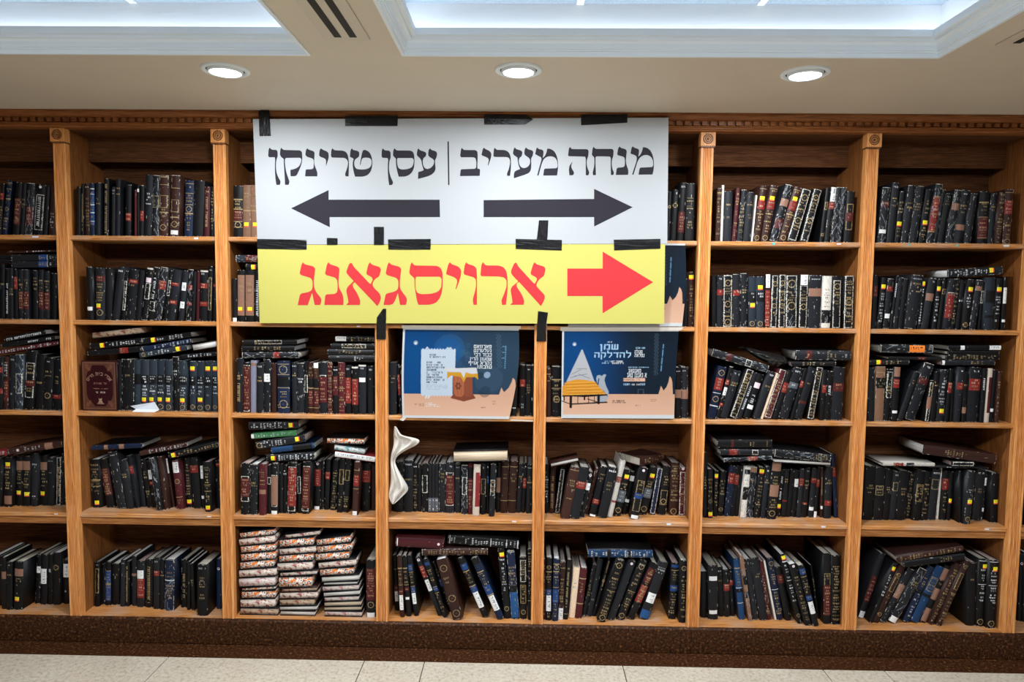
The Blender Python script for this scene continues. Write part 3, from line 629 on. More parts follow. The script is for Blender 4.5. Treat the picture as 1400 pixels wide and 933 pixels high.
def right_poster():
    cv = poster_base(fR, 76, 480, 632, 889, 788, lin(8, 72, 132), lin(22, 36, 52), rnd)
    cv.poly([fR(*p) for p in ((240, 697), (256, 694), (262, 700), (275, 690), (286, 693), (280, 705), (277, 720), (284, 745), (298, 775), (297, 800), (285, 825), (272, 833), (252, 832), (238, 815), (240, 780), (246, 745), (240, 730), (236, 712))], lin(176, 182, 192))
    cv.poly([fR(*p) for p in ((246, 712), (252, 710), (248, 745), (243, 740))], lin(14, 70, 130))
    cv.disc(fR(283, 790), .012, lin(215, 220, 228), .8); cv.line(fR(272, 770), fR(292, 800), .006, lin(120, 125, 140))
    cv.poly([fR(*p) for p in ((95, 722), (150, 714), (226, 722), (245, 745), (290, 792), (280, 797), (70, 797), (70, 752), (84, 738))], lin(236, 160, 52))
    for k in range(9): cv.line(fR(80+k*3, 735+k*7), fR(230+k*6, 728+k*7.5), .006, lin(205, 120, 30) if k % 2 else lin(250, 190, 90), .8)
    cv.poly([fR(*p) for p in ((163, 570), (168, 569), (174, 585), (200, 650), (228, 727), (180, 718), (140, 716), (90, 728), (120, 662))], lin(196, 196, 202))
    for a, b_ in (((118, 690), (160, 668)), ((130, 700), (190, 690)), ((150, 690), (205, 712)), ((110, 708), (140, 700))): cv.line(fR(*a), fR(*b_), .005, lin(130, 130, 140))
    cv.line(fR(140, 664), fR(190, 664), .004, lin(120, 120, 130))
    bk = lin(22, 18, 20)
    cv.poly([fR(*p) for p in ((70, 795), (292, 788), (292, 795), (180, 803), (115, 800), (70, 802))], bk)
    for x, ya, yb, w_ in ((113, 800, 852, .022), (249, 794, 832, .022), (180, 796, 815, .014), (80, 800, 820, .01), (147, 800, 832, .006), (200, 798, 830, .006), (228, 796, 828, .006)): cv.line(fR(x, ya), fR(x, yb), w_, bk)
    cv.line(fR(70, 823), fR(112, 838), .008, bk); cv.line(fR(112, 838), fR(290, 828), .012, bk); cv.line(fR(195, 812), fR(245, 828), .008, bk)
    zigzag(cv, fR, 530, 490, 690, 17, 9)
    for k in range(3): pass
    y = 545
    while y < 670: cv.line(fR(566-(y-545)*.08, y), fR(566-(y-545)*.08, y+4), .010, lin(110, 165, 205), .8); y += 6.5 if int(y) % 3 else 13
    cv.poly([fR(*p) for p in ((543, 790), (551, 765), (556, 746), (562, 756), (569, 770), (584, 752), (594, 728), (600, 699), (609, 712), (613, 730), (616, 790))], PEACH)
    cv.disc(fR(128, 543), .018, lin(190, 205, 225), .5); cv.disc(fR(128, 545), .010, WT)
    cv.poly([fR(*p) for p in ((370, 709), (477, 709), (477, 725), (370, 725))], PEACH2)
    cv.marks(fR(376, 0)[0], fR(470, 0)[0], fR(0, 714)[1], fR(0, 720)[1], lin(60, 60, 80), .013, rnd)
    for (xa, xb, y, hh, c) in ((310, 366, 624, 8, WT), (314, 366, 633, 7, WT), (266, 300, 625, 6, LB), (264, 300, 633, 6, LB), (290, 308, 530, 5, WT), (430, 472, 558, 7, LB), (394, 490, 654, 5, LB), (412, 448, 737, 7, WT), (370, 402, 736, 9, LB), (452, 478, 735, 9, LB), (318, 378, 818, 6, lin(60, 45, 45)), (316, 380, 827, 5, lin(60, 45, 45)), (430, 456, 841, 5, lin(170, 90, 80)), (503, 535, 812, 5, lin(170, 120, 100)), (503, 535, 820, 5, lin(170, 120, 100))):
        cv.marks(fR(xa, y)[0], fR(xb, y)[0], fR(0, y)[1], fR(0, y+hh)[1], c, .010, rnd)
    for xx in (443, 470): cv.line(fR(xx, 765), fR(xx, 788), .005, lin(80, 95, 115))
    cv.line(fR(443, 765), fR(470, 765), .005, lin(80, 95, 115))
    return cv
cvR = right_poster()
TR = []
for s, x0, y0, x1, y1, c in (('שמן', 253, 543, 343, 570, LB), ('להדלקה', 226, 583, 406, 609, LB), ('סגולה', 424, 573, 462, 588, WT), ('נפלאה', 424, 590, 472, 606, WT), ('מאנטאג', 394, 664, 456, 682, WT), ('א גאנצן טאג', 388, 684, 484, 706, WT)):
    a = fR(x0, y0); b_ = fR(x1, y1); TR.append((s, a[0], a[1], b_[0], b_[1], c, 0))
o = grid_sheet(cvR, [(768.7, 450.5), (928.3, 450.5), (921.7, 572.8), (767.3, 572)], .0035, 'poster', GLOSSP_M, 3,
               bow=lambda u, v: (-1.2*math.sin(math.pi*v)*u**4, .003*math.sin(math.pi*v)*u), texts=TR)
tag(o, 'blue poster of a white peaked cloth on a heap beside a jug', 'poster')
o = grid_sheet(cvR, [(778, 331), (936.8, 333.3), (933.4, 446.5), (776.5, 446.5)], .0035, 'poster', GLOSSP_M, 3,
               bow=lambda u, v: (2.6*math.sin(math.pi*v*1.1)*u**4, .003*math.sin(math.pi*v)*u))
tag(o, 'blue and peach poster mostly hidden behind the yellow sign, flame edge showing', 'poster')
CLEAR_T = plain('packing_tape', (.52, .46, .40), .25)
def clear_tape(q, Y, label):
    f = [at_y(x, y, Y) for x, y in q]; b_ = [p+np.array([0, .0007, 0]) for p in f]; m_ = MB()
    m_.add(f+b_, [(0, 1, 2, 3), (7, 6, 5, 4), (0, 4, 5, 1), (1, 5, 6, 2), (2, 6, 7, 3), (3, 7, 4, 0)]); tag(m_.build('packing_tape', CLEAR_T), label, 'tape', 'pale tape on the poster edges')
clear_tape([(549.5, 444.8), (712, 446), (712, 450.3), (549.5, 449.3)], .0022, 'pale tape along the top edge of the poster with the table')
clear_tape([(766, 447.5), (935, 447.5), (931, 452.2), (766, 452.6)], .0022, 'pale tape along the top edge of the poster with the jug')
clear_tape([(546, 574.5), (551, 570.0), (557, 570.3), (551.5, 576)], .0022, 'pale tape end at the lower left corner of the table poster')
clear_tape([(698, 573.6), (731, 575.2), (731, 576.8), (698, 575.6)], .0080, 'pale tape along the shelf edge right of the table poster')

# ================================================================== the books
CELL = .0026
BASE = dict(k=(.005, .005, .006), d=(.010, .011, .014), n=(.007, .013, .035), b=(.009, .036, .098), m=(.058, .009, .012), h=(.032, .012, .009), N=(.17, .09, .055),
            g=(.019, .026, .036), w=(.55, .51, .46), r=(.20, .022, .024), c=(.62, .46, .33), G=(.05, .20, .075), l=(.20, .20, .27), e=(.2, .4, .42), o=(.8, .2, .03))
GOLD = (.30, .215, .105); SILV = (.52, .53, .55); PALE = (.62, .59, .53)
NAMES = dict(k='black', d='charcoal', n='navy', b='blue', m='maroon', h='dark brown', N='brown', g='grey-blue', w='scuffed white', r='red', c='cream', G='green', l='pale lavender', e='teal')
class Spine:
    def __init__(s, t, h, base, rnd):
        s.W = max(4, round(t/CELL)); s.H = max(10, round(h/CELL)); s.r = rnd
        k = .8+.5*rnd.random()
        s.a = np.ones((s.H, s.W, 3))*np.array(base)*k
        s.a *= 1+.22*(NR.rand(s.H, s.W, 1)-.5)
    def row(s, f): return int(min(s.H-1, max(0, round(f*s.H))))
    def rect(s, a, b, col, m=0):
        r0, r1 = s.row(a), max(s.row(a)+1, s.row(b)); s.a[r0:r1, m:s.W-m if m else s.W] = np.array(col)*(.9+.2*NR.rand(r1-r0, s.W-2*m, 1))
    def hline(s, r, c0, c1, col, hh):
        c = c0
        while c < c1:
            w = s.r.choice((2, 2, 3, 3)); e = min(c+w, c1)
            if s.r.random() < .88:
                s.a[r:r+1, c:e] = col
                if hh > 1:
                    s.a[r:r+hh, e-1:e] = col
                    if s.r.random() < .5: s.a[r+1:r+hh, c:c+1] = np.array(col)*.8
                    if s.r.random() < .4: s.a[r+hh-1:r+hh, c:e] = col
            c = e+1
    def text(s, a, b, col):
        r0, r1 = s.row(a), s.row(b); m = max(1, round(s.W*.14)); r = r0
        while r < r1-1:
            hh = s.r.choice((2, 3, 3)); ins = s.r.randrange(0, max(1, s.W//5+1))
            s.hline(r, m+ins, s.W-m-ins, np.array(col)*(.35+.75*s.r.random()), min(hh, r1-r)); r += hh+s.r.choice((2, 2, 3, 5))
    def vtext(s, a, b, col):
        r0, r1 = s.row(a), s.row(b); w = min(max(2, int(s.W*.45)), 5); c0 = (s.W-w)//2; r = r0
        while r < r1:
            n = s.r.choice((2, 2, 3))
            if s.r.random() < .88:
                e = min(r+n, r1); s.a[r:e, c0+w-1:c0+w] = col
                s.a[r:r+1, c0:c0+w] = col
                if s.r.random() < .5: s.a[e-1:e, c0:c0+w] = np.array(col)*.85
            r += n+1
    def frame(s, a, b, col, drop):
        r0, r1 = s.row(a), s.row(b)-1; c0, c1 = (1, s.W-2) if s.W > 6 else (0, s.W-1)
        for r in range(r0, r1+1):
            for c in (c0, c1):
                if s.r.random() > drop:
                    s.a[r, c] = np.array(col)*(.6+.5*s.r.random())
                    if drop and s.r.random() < .34 and 0 < c < s.W-1: s.a[r, c+(1 if c == c0 else -1)] = np.array(col)*.6
        for r in (r0, r1):
            for c in range(c0, c1+1):
                if s.r.random() > drop: s.a[r, c] = np.array(col)*(.6+.5*s.r.random())
    def ring(s, f, col):
        r0 = s.row(f); R = max(1.5, s.W*.32); cc = (s.W-1)/2
        for i in range(int(r0-R-1), int(r0+R+2)):
            for j in range(s.W):
                if 0 <= i < s.H and abs(math.hypot(i-r0, j-cc)-R) < .62: s.a[i, j] = np.array(col)*(.7+.4*s.r.random())
        if 0 <= r0 < s.H: s.a[r0, int(cc)] = col
    def wear(s, n):
        for _ in range(int(s.W*s.H*(.0045 if n < 1 else .010)*n)):
            i, j = s.r.randrange(s.H), s.r.choice((0, s.W-1, s.r.randrange(s.W)))
            L = s.r.choice((1, 1, 2, 3, 5)); s.a[i:i+L, j] = s.a[i:i+L, j]*.4+np.array(PALE)*(.15+.45*s.r.random())
        for j in range(s.W):
            if s.r.random() < .25*n: s.a[0, j] = np.array(PALE)*(.4+.5*s.r.random())
            if s.r.random() < .22*n: s.a[-1, j] = np.array(PALE)*(.3+.5*s.r.random())
        if n >= 3:  # bluish-white streaks paint glints of plastic wrap over the wear
            for _ in range(6+s.H//12):
                i, j = s.r.randrange(s.H), s.r.randrange(s.W); dj = s.r.choice((-1, 0, 1))
                for q in range(s.r.randrange(5, 16)):
                    jj = int(j+dj*q*.5)
                    if 0 <= jj < s.W and i+q < s.H: s.a[i+q, jj] = s.a[i+q, jj]*.4+np.array((.40, .44, .50))*.4
import re
def paint(style, t, h, rnd):
    """Returns spine colours, stickers, labels and a description for one style string."""
    tk = style.split(); base = tk[0]; sp = Spine(t, h, BASE[base], rnd); st = []; lb = []; feats = []
    wn = .7
    for x in tk[1:]:
        m = re.match(r'([A-Za-z])(\d*)$', x)
        if not m: continue
        c, d = m.group(1), m.group(2); a = int(d[:2])/100 if len(d) >= 2 else .5; b = int(d[2:4])/100 if len(d) >= 4 else a+.02
        if b >= .99: b = 1
        if c == 'x': wn = int(d or 1)+.6
        elif c == 'Y': st.append(('Y', a)); feats.append('yellow sticker '+('near top' if a < .34 else 'low down' if a > .6 else 'mid spine'))
        elif c == 'D': st.append(('D', a)); feats.append('small round sticker')
        elif c in 'WP' and len(d) >= 4: lb.append((c, a, b)); feats.append('white paper label' if c == 'W' else 'pale pink label')
        elif c == 'U': lb.append((c, a, b)); feats.append('orange label')
        elif c == 'n': sp.text(.06, .06+.03, SILV); feats.append('white number at top')
        elif c == 'R': sp.rect(a, b, (.19, .019, .016)); sp.text(a+.015, b-.01, (.46, .27, .18)); feats.append('red title panel')
        elif c == 'M': sp.rect(a, b, (.070, .012, .012)); sp.text(a+.02, b-.02, (.36, .2, .12)); feats.append('maroon panel')
        elif c == 'B': sp.rect(a, b, (.012, .045, .16)); sp.text(a+.02, b-.02, GOLD); feats.append('blue panel')
        elif c == 'N': sp.rect(a, b, (.24, .125, .085)); feats.append('tan panel')
        elif c == 'k': sp.rect(a, b, (.006, .006, .007)); feats.append('black band')
        elif c == 'g': sp.rect(a, b, (.09, .10, .12)); sp.text(a+.03, b-.02, SILV); feats.append('grey panel')
        elif c == 'b': sp.rect(a, b, (.015, .07, .2)); feats.append('blue foot')
        elif c == 'C': sp.a[sp.row(a):sp.row(b), :max(2, sp.W//3)] = np.array((.50, .43, .36)); sp.a[sp.row(max(a, .0)):sp.row(.16)] = np.array((.5, .43, .36)); sp.a[sp.row(.82):] = np.array((.5, .43, .36)); feats.append('torn cream edge')
        elif c == 'c': sp.rect(0, .03, (.55, .52, .48)); feats.append('frayed pale top')
        elif c == 'G': sp.rect(a, a+max(.010, 1.4/sp.H), GOLD)
        elif c == 'w': sp.rect(a, a+max(.010, 1.4/sp.H), SILV)
        elif c == 'T': sp.text(a, b, GOLD); feats.append('gold lettering')
        elif c == 't': sp.text(a, b, SILV); feats.append('silver lettering')
        elif c == 'V': sp.vtext(a, b, GOLD); feats.append('vertical gold lettering')
        elif c == 'v': sp.vtext(a, b, SILV); feats.append('vertical white lettering')
        elif c == 'F': sp.frame(a, b, PALE, .13); feats.append('worn pale spine frame')
        elif c == 'f': sp.frame(a, b, GOLD, .06); feats.append('gold frame')
        elif c == 'O': sp.ring(a, GOLD)
    sp.wear(wn)
    if wn > 3: feats.append('badly scuffed spine')
    order = ['yellow', 'orange', 'white paper', 'pale pink', 'red title', 'small round', 'badly', 'torn', 'blue panel', 'worn pale', 'tan', 'maroon', 'frayed', 'white number', 'grey', 'black band', 'gold frame', 'gold', 'white', 'silver', 'blue foot']
    feats.sort(key=lambda f: next((i for i, q in enumerate(order) if f.startswith(q)), 99))
    return sp.a, st, lb, NAMES[base], list(dict.fromkeys(feats)), BASE[base]

class Geo:                                               # vertices, faces and per-face colours of one part
    def __init__(s): s.V = []; s.Fq = []; s.C = []; s.n = 0; s.ng = []; s.ngc = []
    def grid(s, P, cols):                                # P (R+1,C+1,3), cols (R,C,3)
        R, Cn = P.shape[0]-1, P.shape[1]-1; idx = s.n+np.arange((R+1)*(Cn+1)).reshape(R+1, Cn+1)
        s.V.append(P.reshape(-1, 3)); s.n += (R+1)*(Cn+1)
        s.Fq.append(np.stack([idx[1:, :-1], idx[1:, 1:], idx[:-1, 1:], idx[:-1, :-1]], -1).reshape(-1, 4)); s.C.append(cols.reshape(-1, 3))
    def box(s, x0, x1, y0, y1, z0, z1, col):
        vs = np.array([(x, y, z) for x in (x0, x1) for y in (y0, y1) for z in (z0, z1)], float)
        f = np.array([(0, 1, 3, 2), (4, 6, 7, 5), (0, 4, 5, 1), (2, 3, 7, 6), (0, 2, 6, 4), (1, 5, 7, 3)])+s.n
        s.V.append(vs); s.n += 8; s.Fq.append(f); s.C.append(np.ones((6, 3))*np.array(col))
    def poly(s, pts, col):
        s.V.append(np.array(pts, float)); s.ng.append(list(range(s.n, s.n+len(pts)))); s.ngc.append(col); s.n += len(pts)
    def mesh(s, name, material, xf=None):
        V = np.concatenate(s.V)
        if xf is not None: V = V @ xf[0].T+xf[1]
        F = np.concatenate(s.Fq) if s.Fq else np.zeros((0, 4), int); C = np.concatenate(s.C) if s.C else np.zeros((0, 3))
        me = bpy.data.meshes.new(name); loops = list(F.reshape(-1)); starts = list(range(0, len(F)*4, 4)); st = len(F)*4
        for g in s.ng: loops += g; starts.append(st); st += len(g)
        me.vertices.add(len(V)); me.vertices.foreach_set('co', V.reshape(-1).astype(np.float32))
        me.loops.add(len(loops)); me.loops.foreach_set('vertex_index', np.array(loops, np.int32))
        me.polygons.add(len(starts)); me.polygons.foreach_set('loop_start', np.array(starts, np.int32))
        a = me.attributes.new('Col', 'FLOAT_COLOR', 'FACE')
        cc = np.concatenate([C]+([np.array(s.ngc)] if s.ng else [])); cc = np.concatenate([cc, np.ones((len(cc), 1))], 1)
        a.data.foreach_set('color', cc.reshape(-1).astype(np.float32))
        me.update(); me.validate(); me.materials.append(material); return me

def build_book(t, h, d, style, rnd, page=None, edge=None, flip=False):
    """Parts of one book: spine at y=0 facing -y, thickness along x, height along z."""
    img, stick, labs, cname, feats, base = paint(style, t, h, rnd)
    img = np.clip(img, 0, .9); H, W = img.shape[:2]; bul = min(.005, .16*t); ct = min(.0024, t*.16)
    arc = lambda x: -bul*(1-(2*x/t)**2)+.0004
    g = Geo(); xs = np.linspace(-t/2, t/2, W+1); zs = np.linspace(h, 0, H+1)
    P = np.zeros((H+1, W+1, 3)); P[..., 0] = xs[None]; P[..., 1] = arc(xs)[None]; P[..., 2] = zs[:, None]
    g.grid(P, img); bc = np.array(base)*(.35 if style.split()[0] in 'nb' else .9)
    if ' K' in style: bc = np.array(BASE['k'])
    top = [(x, arc(x), h) for x in xs]+[(t/2, .003, h), (-t/2, .003, h)]; g.poly(top, bc)
    g.poly([(x, arc(x), 0) for x in xs[::-1]]+[(-t/2, .003, 0), (t/2, .003, 0)], bc)
    g.box(-t/2, -t/2+ct, .0004, d, 0, h, bc); g.box(t/2-ct, t/2, .0004, d, 0, h, bc)
    g.box(-t/2+ct, t/2-ct, .0012, .003, 0, h, bc)
    parts = [('cover', g, COVER_M)]
    pg = Geo(); pc = page or rnd.choice([(.36, .33, .29), (.42, .38, .32), (.30, .28, .26), (.48, .45, .40), (.40, .30, .28)])
    pg.box(-t/2+ct+.0002, t/2-ct-.0002, .0032, d-.003, .003, h-.003, pc); parts.append(('page_block', pg, EDGE_M[edge] if edge else PAGE_M))
    def patch(x0, x1, z0, z1, cols, lift):
        n = 5; X = np.linspace(x0, x1, n+1); Z = np.linspace(z1, z0, cols.shape[0]+1); Q = np.zeros((len(Z), n+1, 3))
        Q[..., 0] = X[None]; Q[..., 1] = arc(X)[None]-lift; Q[..., 2] = Z[:, None]
        q = Geo(); q.grid(Q, np.repeat(cols, n, 1) if cols.shape[1] == 1 else cols); return q
    for k, f in stick:
        if k == 'Y':
            sw = min(t*.82, .021); sh = .021; zc = h*(1-f); cols = np.ones((8, 5, 3))*np.array((.86, .74, .03))
            for i in (1, 3): cols[i, 1:4] = (.62, .52, .03)
            cols[6:] = (.80, .11, .06); off = (rnd.random()-.5)*(t*.86-sw)
            zc = min(max(zc, sh/2+.002), h-sh/2-.002); parts.append(('sticker', patch(off-sw/2, off+sw/2, zc-sh/2, zc+sh/2, cols, .0005), PRINT_M))
        else:
            r_ = min(.0065, t*.4); q = Geo(); q.poly([(r_*math.cos(a), arc(r_*math.cos(a))-.0006, h*(1-f)+r_*math.sin(a)) for a in np.linspace(0, 2*math.pi, 18)[:-1]], (.70, .58, .62)); parts.append(('sticker', q, PRINT_M))
    for k, a, b in labs:
        col = dict(W=(.72, .72, .71), P=(.70, .55, .62), U=(.85, .22, .03))[k]; n = max(3, int((b-a)*h/.003)); cols = np.ones((n, 5, 3))*np.array(col)
        if (b-a)*h > .03:
            for i in range(2, n-2):
                if rnd.random() < .55: cols[i, rnd.choice((2, 3)):4] = (.30, .30, .33) if k != 'U' else (.1, .04, .02)
        parts.append(('paper_label', patch(-t*.42, t*.42, h*(1-b), h*(1-a), cols, .0005), PRINT_M))
    if flip:
        R = np.diag([-1., -1., 1.])
        for _, q, _m in parts: q.V = [v @ R.T+np.array([0, d, 0]) for v in q.V]
    return parts, cname, feats
BOOKS = []                                               # solved placements, filled from the shelf lists
SHELF_N = ['top shelf', 'second shelf', 'third shelf', 'fourth shelf', 'bottom shelf']
BAY_N = ['far left bay', 'second bay', 'third bay', 'fourth bay', 'fifth bay', 'sixth bay', 'seventh bay', 'far right bay']
ORD = ['', 'first', 'second', 'third', 'fourth', 'fifth', 'sixth', 'seventh', 'eighth', 'ninth', 'tenth', 'eleventh', 'twelfth', '13th', '14th', '15th', '16th', '17th', '18th', '19th', '20th', '21st', '22nd', '23rd', '24th', '25th', '26th', '27th', '28th', '29th', '30th']
def corners(b):
    s, c = math.sin(b['th']), math.cos(b['th']); ax = np.array([c, -s]); az = np.array([s, c]); o = np.array([b['x'], b['z']])
    return [o+ax*(-b['t']/2), o+ax*(b['t']/2), o+ax*(b['t']/2)+az*b['h'], o-ax*(b['t']/2)+az*b['h']], ax, az
def overlap(a, b):
    """Depth and axis of the overlap of two spines seen from the front; 0 when apart."""
    if abs(a['x']-b['x']) > .5: return 0, None
    A, a1, a2 = corners(a); B, b1, b2 = corners(b); best = 9; bax = None
    for ax in (a1, a2, b1, b2):
        pa = [p.dot(ax) for p in A]; pb = [p.dot(ax) for p in B]; ov = min(max(pa), max(pb))-max(min(pa), min(pb))
        if ov <= 0: return 0, None
        if ov < best: best = ov; bax = ax if sum(pb) > sum(pa) else -ax
    return best, bax
def cell(bay, row, ox, oy, sc, ybd, text, yf=.045, flat_y=None):
    zs = ZS[row]; px = lambda x, y: (ox+x/sc, oy+y/sc); up = []; fl = []
    xa, xb = post_x(bay)+.0245, post_x(bay+1)-.0245
    for ln in text.strip().split('\n'):
        ln = ln.strip()
        if not ln: continue
        num, style = [q.strip() for q in ln.split('|')]; q = num.split()
        opt = {}
        while q and q[-1][0] in 'zYs': opt[q[-1][0]] = float(q[-1][1:]); q.pop()
        if q[0] in 'FE':
            x0, y0, x1, y1, th = map(float, q[1:6]); Y = opt.get('Y', flat_y if flat_y is not None else yf)
            a = at_y(*px(x0, y0), Y); b_ = at_y(*px(x1, y1), Y); k = np.linalg.norm(at_y(*px(x0, y0-th), Y)-a)
            ang = math.atan2(b_[2]-a[2], b_[0]-a[0]); L = math.hypot(b_[0]-a[0], b_[2]-a[2])
            if q[0] == 'E': k += .003
            nrm = np.array([-math.sin(ang), math.cos(ang)]); c = np.array([b_[0], b_[2]])+nrm*k/2
            fl.append(dict(kind=q[0], bay=bay, row=row, x=c[0], z=c[1], t=k, h=L, th=-math.pi/2-ang, Y=Y, style=style, yaw=math.radians(opt.get('z', 0)), area=(x1-x0)*th/sc/sc, stack=int(opt.get('s', -1))))
            continue
        q = list(map(float, q)); xl, xr, yt, dx = q[:4]; yb = q[4] if len(q) > 4 else ybd
        if row >= 3: Y = float(np.clip(at_z(*px((xl+xr)/2, yb), zs)[1], .016, .12))
        else: Y = opt.get('Y', yf+(((len(up)*37) % 11)-5)*.0012)
        a = at_y(*px(xl, yb), Y); b_ = at_y(*px(xr, yb), Y); tp = at_y(*px((xl+xr)/2+dx, yt), Y)
        X = (a[0]+b_[0])/2; th = math.atan2(tp[0]-X, tp[2]-zs); w = b_[0]-a[0]; t = max(.007, w*math.cos(th)); h = math.hypot(tp[0]-X, tp[2]-zs)
        if abs(th) < .012: th = 0
        lift = t/2*abs(math.sin(th)); h -= lift
        up.append(dict(kind='U', bay=bay, row=row, x=X, z=zs+lift+.0004, t=t, h=h, th=th, Y=Y, style=style, yaw=0, area=(xr-xl)*(yb-yt)/sc/sc))
    ceilz = (ZS[row-1]-.0215 if row else 2.40)-(.037 if row == 4 else 0)
    for b in up:
        mx = max(p[1] for p in corners(b)[0])
        if mx > ceilz-.004: b['h'] -= mx-ceilz+.004
    up.sort(key=lambda b: b['x'])
    for it in range(220):
        hit = False
        for i in range(len(up)):
            for j in range(i+1, min(i+5, len(up))):
                ov, ax = overlap(up[i], up[j])
                if ov > 1e-5:
                    hit = True; s = min(ov/2+.0002, .004)
                    for b, sg in ((up[i], -1), (up[j], 1)):
                        if b['t'] > .009: b['t'] -= s*.55
                        b['x'] += sg*s*.4; b['z'] = zs+b['t']/2*abs(math.sin(b['th']))+.0004
        for b in up:                                     # stay between the side panels
            xs_ = [p[0] for p in corners(b)[0]]
            if 0 < bay < 7 or True:
                if min(xs_) < xa: b['x'] += xa-min(xs_)+.0003; hit = True
                if max(xs_) > xb: b['x'] -= max(xs_)-xb+.0003; hit = True
        if not hit: break
    fl.sort(key=lambda b: b['z'])
    if (bay, row) == (2, 4):                             # the three stacks: every book lies on the one below
        for k in range(3):
            st = [f for f in fl if f['stack'] == k]
            st.sort(key=lambda f: f['z'])
            bots = [f['z']+.5*f['h']*math.cos(f['th'])-f['t']/2 for f in st]; tops = [b_+f['t'] for b_, f in zip(bots, st)]
            n = len(st); st[0]['z'] += .5*st[0]['h']*math.cos(st[0]['th']); st[0]['th'] = -math.pi/2; bots[0] = zs+.0008
            for i, f in enumerate(st):
                top = (bots[i+1] if i+1 < n else tops[i]); f['t'] = max(.008, top-bots[i]-.0006)
                f['z'] = bots[i]+f['t']/2-.5*f['h']*math.cos(f['th'])+.0003
    for i, f in enumerate(fl):
        for it in range(40):
            hit = False
            for u in up+fl[:i]:
                ov, ax = overlap(u, f)
                if ov > 1e-5:
                    hit = True
                    if u['kind'] == 'U':
                        top = max(p[1] for p in corners(u)[0])
                        if u.get('cut', 0) < .022: k = min(ov+.0003, .004); u['h'] -= k; u['cut'] = u.get('cut', 0)+k
                        else: f['z'] += min(ov+.0003, .003)
                    elif f['t'] > .007 or u['t'] > .007:
                        k = min(ov/2+.0002, .003)
                        for q in (u, f):
                            if q['t'] > .007: q['t'] -= k
                    else: f['z'] += .0005
            xs_ = [p[0] for p in corners(f)[0]]
            if min(xs_) < xa and max(xs_) <= xb: f['x'] += xa-min(xs_)+.0004; hit = True
            if max(xs_) > xb:
                over = max(xs_)-xb+.0004
                if min(xs_)-over < xa: f['h'] -= over
                f['x'] -= over; hit = True
            if not hit: break
        mx = max(p[1] for p in corners(f)[0])
        if mx > ceilz: f['t'] = max(.006, f['t']-(mx-ceilz)-.001); f['z'] -= (mx-ceilz)/2+.001
    for i, b in enumerate(up): b['n'] = i+1
    fl.sort(key=lambda b: -b['z'])
    for i, b in enumerate(fl): b['n'] = i+1
    BOOKS.extend(up); BOOKS.extend(fl)

cell(0, 0, 0, 160, 5.182, 828, """
-18 9 472 25|k R1832 T4590
11 48 450 40|n G04 T0612 G15 T1830 G33 T3545 O52 T6090
88 134 465 25|k M3080 T4075
136 168 470 22|k T3050
171 226 470 20|d M4580 x3
236 300 480 25|k F2090 v2585 D05
302 338 490 20|k
341 392 490 15|h t5585""")
cell(0, 1, 0, 330, 7.773, 835, """
-40 -2 250 -2|k T3050
0 52 240 -3|k T3545
55 97 290 0|k n v3090
100 142 250 -5|d n T4055
149 192 295 -8|k R1540
196 250 300 -5|d T2043 M4480
254 311 300 -8|d T2043 M4480
350 406 310 -3|k T1540
409 466 305 -2|d T2043 M4480
470 531 320 0|d T2043 M4480
535 600 340 0|k
F 130 282 605 274 66|d B6079 w79 t8596
F 130 207 605 204 64|d B6079 w79 t8596
F 75 128 600 112 22|h t4090
F -70 232 126 234 44|k
F -70 182 126 184 40|k""")
cell(0, 2, 0, 440, 6.664, 797, """
-30 22 320 0|k R2030 R6070
30 76 320 5|h t1040 M4585
80 130 310 10|d n t7075
138 206 300 5|g x3 F3570
219 311 265 25|k F2080 T2543 M5060 T6375
314 392 300 10|k T5055
396 472 330 15|k n T2535 O72
476 552 340 10|k V3050 R7078
F 0 298 540 208 35|m t0099
F 20 238 500 165 40|k v5070 v8595
F 50 188 415 116 45|k v0596""", yf=.04)
cell(0, 3, 0, 580, 6.664, 750, """
-40 15 310 0 755|k T3060
38 106 300 0 755|k Y15 T2065 N7895
150 204 290 0 745|k N1028 T3065 Y74
207 272 290 0 750|k N1028 T3065 Y76
282 345 265 8 750|d t2028 t8085
362 427 290 0 742|k N1328 T3065 Y76
430 490 305 0 745|d n t3036
511 556 305 5 742|k V2080 F0099 x2
562 600 270 0 742|k x1
F 85 278 575 212 58|h D18 t3063 N6882
F -60 285 66 286 42|r t2080""", flat_y=.05)
cell(0, 4, 0, 720, 6.664, 750, """
-60 -8 262 5 715|k x1
-5 14 268 5 720|k
16 58 280 -4 752|k N2842
60 112 325 0 760|k n T2530
125 202 320 12 760|k N1530 T3550 Y78
320 364 250 20 705|k W2538 x2
368 430 258 4 712|k W2858
434 478 250 0 710|k v3036
480 546 240 0 715|k O28
575 632 300 0 702|k W1040 t7074""")
cell(1, 0, 100, 220, 7, 705, """
36 72 246 0|k
75 107 220 3|k V2090
110 162 215 -5|h n T2885
165 206 215 -5|n w10 B1580 w20 w40 w55 w72
212 260 210 5|d T3040
293 338 170 5|k V1096
368 400 250 4|d t0615
402 446 178 6|d T1530
500 552 230 5|k R5570
588 606 280 0|m
608 632 230 0|k W0814
635 674 235 8|k R5070
678 750 135 14|d t3048
752 818 140 14|d f3353 x3
822 904 140 10|h G02 G15 f3353 G60 O85 x2 T5570
928 1010 140 15|h f4060 O80 W9097 G20 G68 x2
1064 1142 190 14|n G05 T1018 G22 T2538 G42 O50 G58 T6090
1146 1244 190 18|k
1250 1305 250 10|m V2080 T0815
1308 1345 250 5|k T1088""", yf=.04)
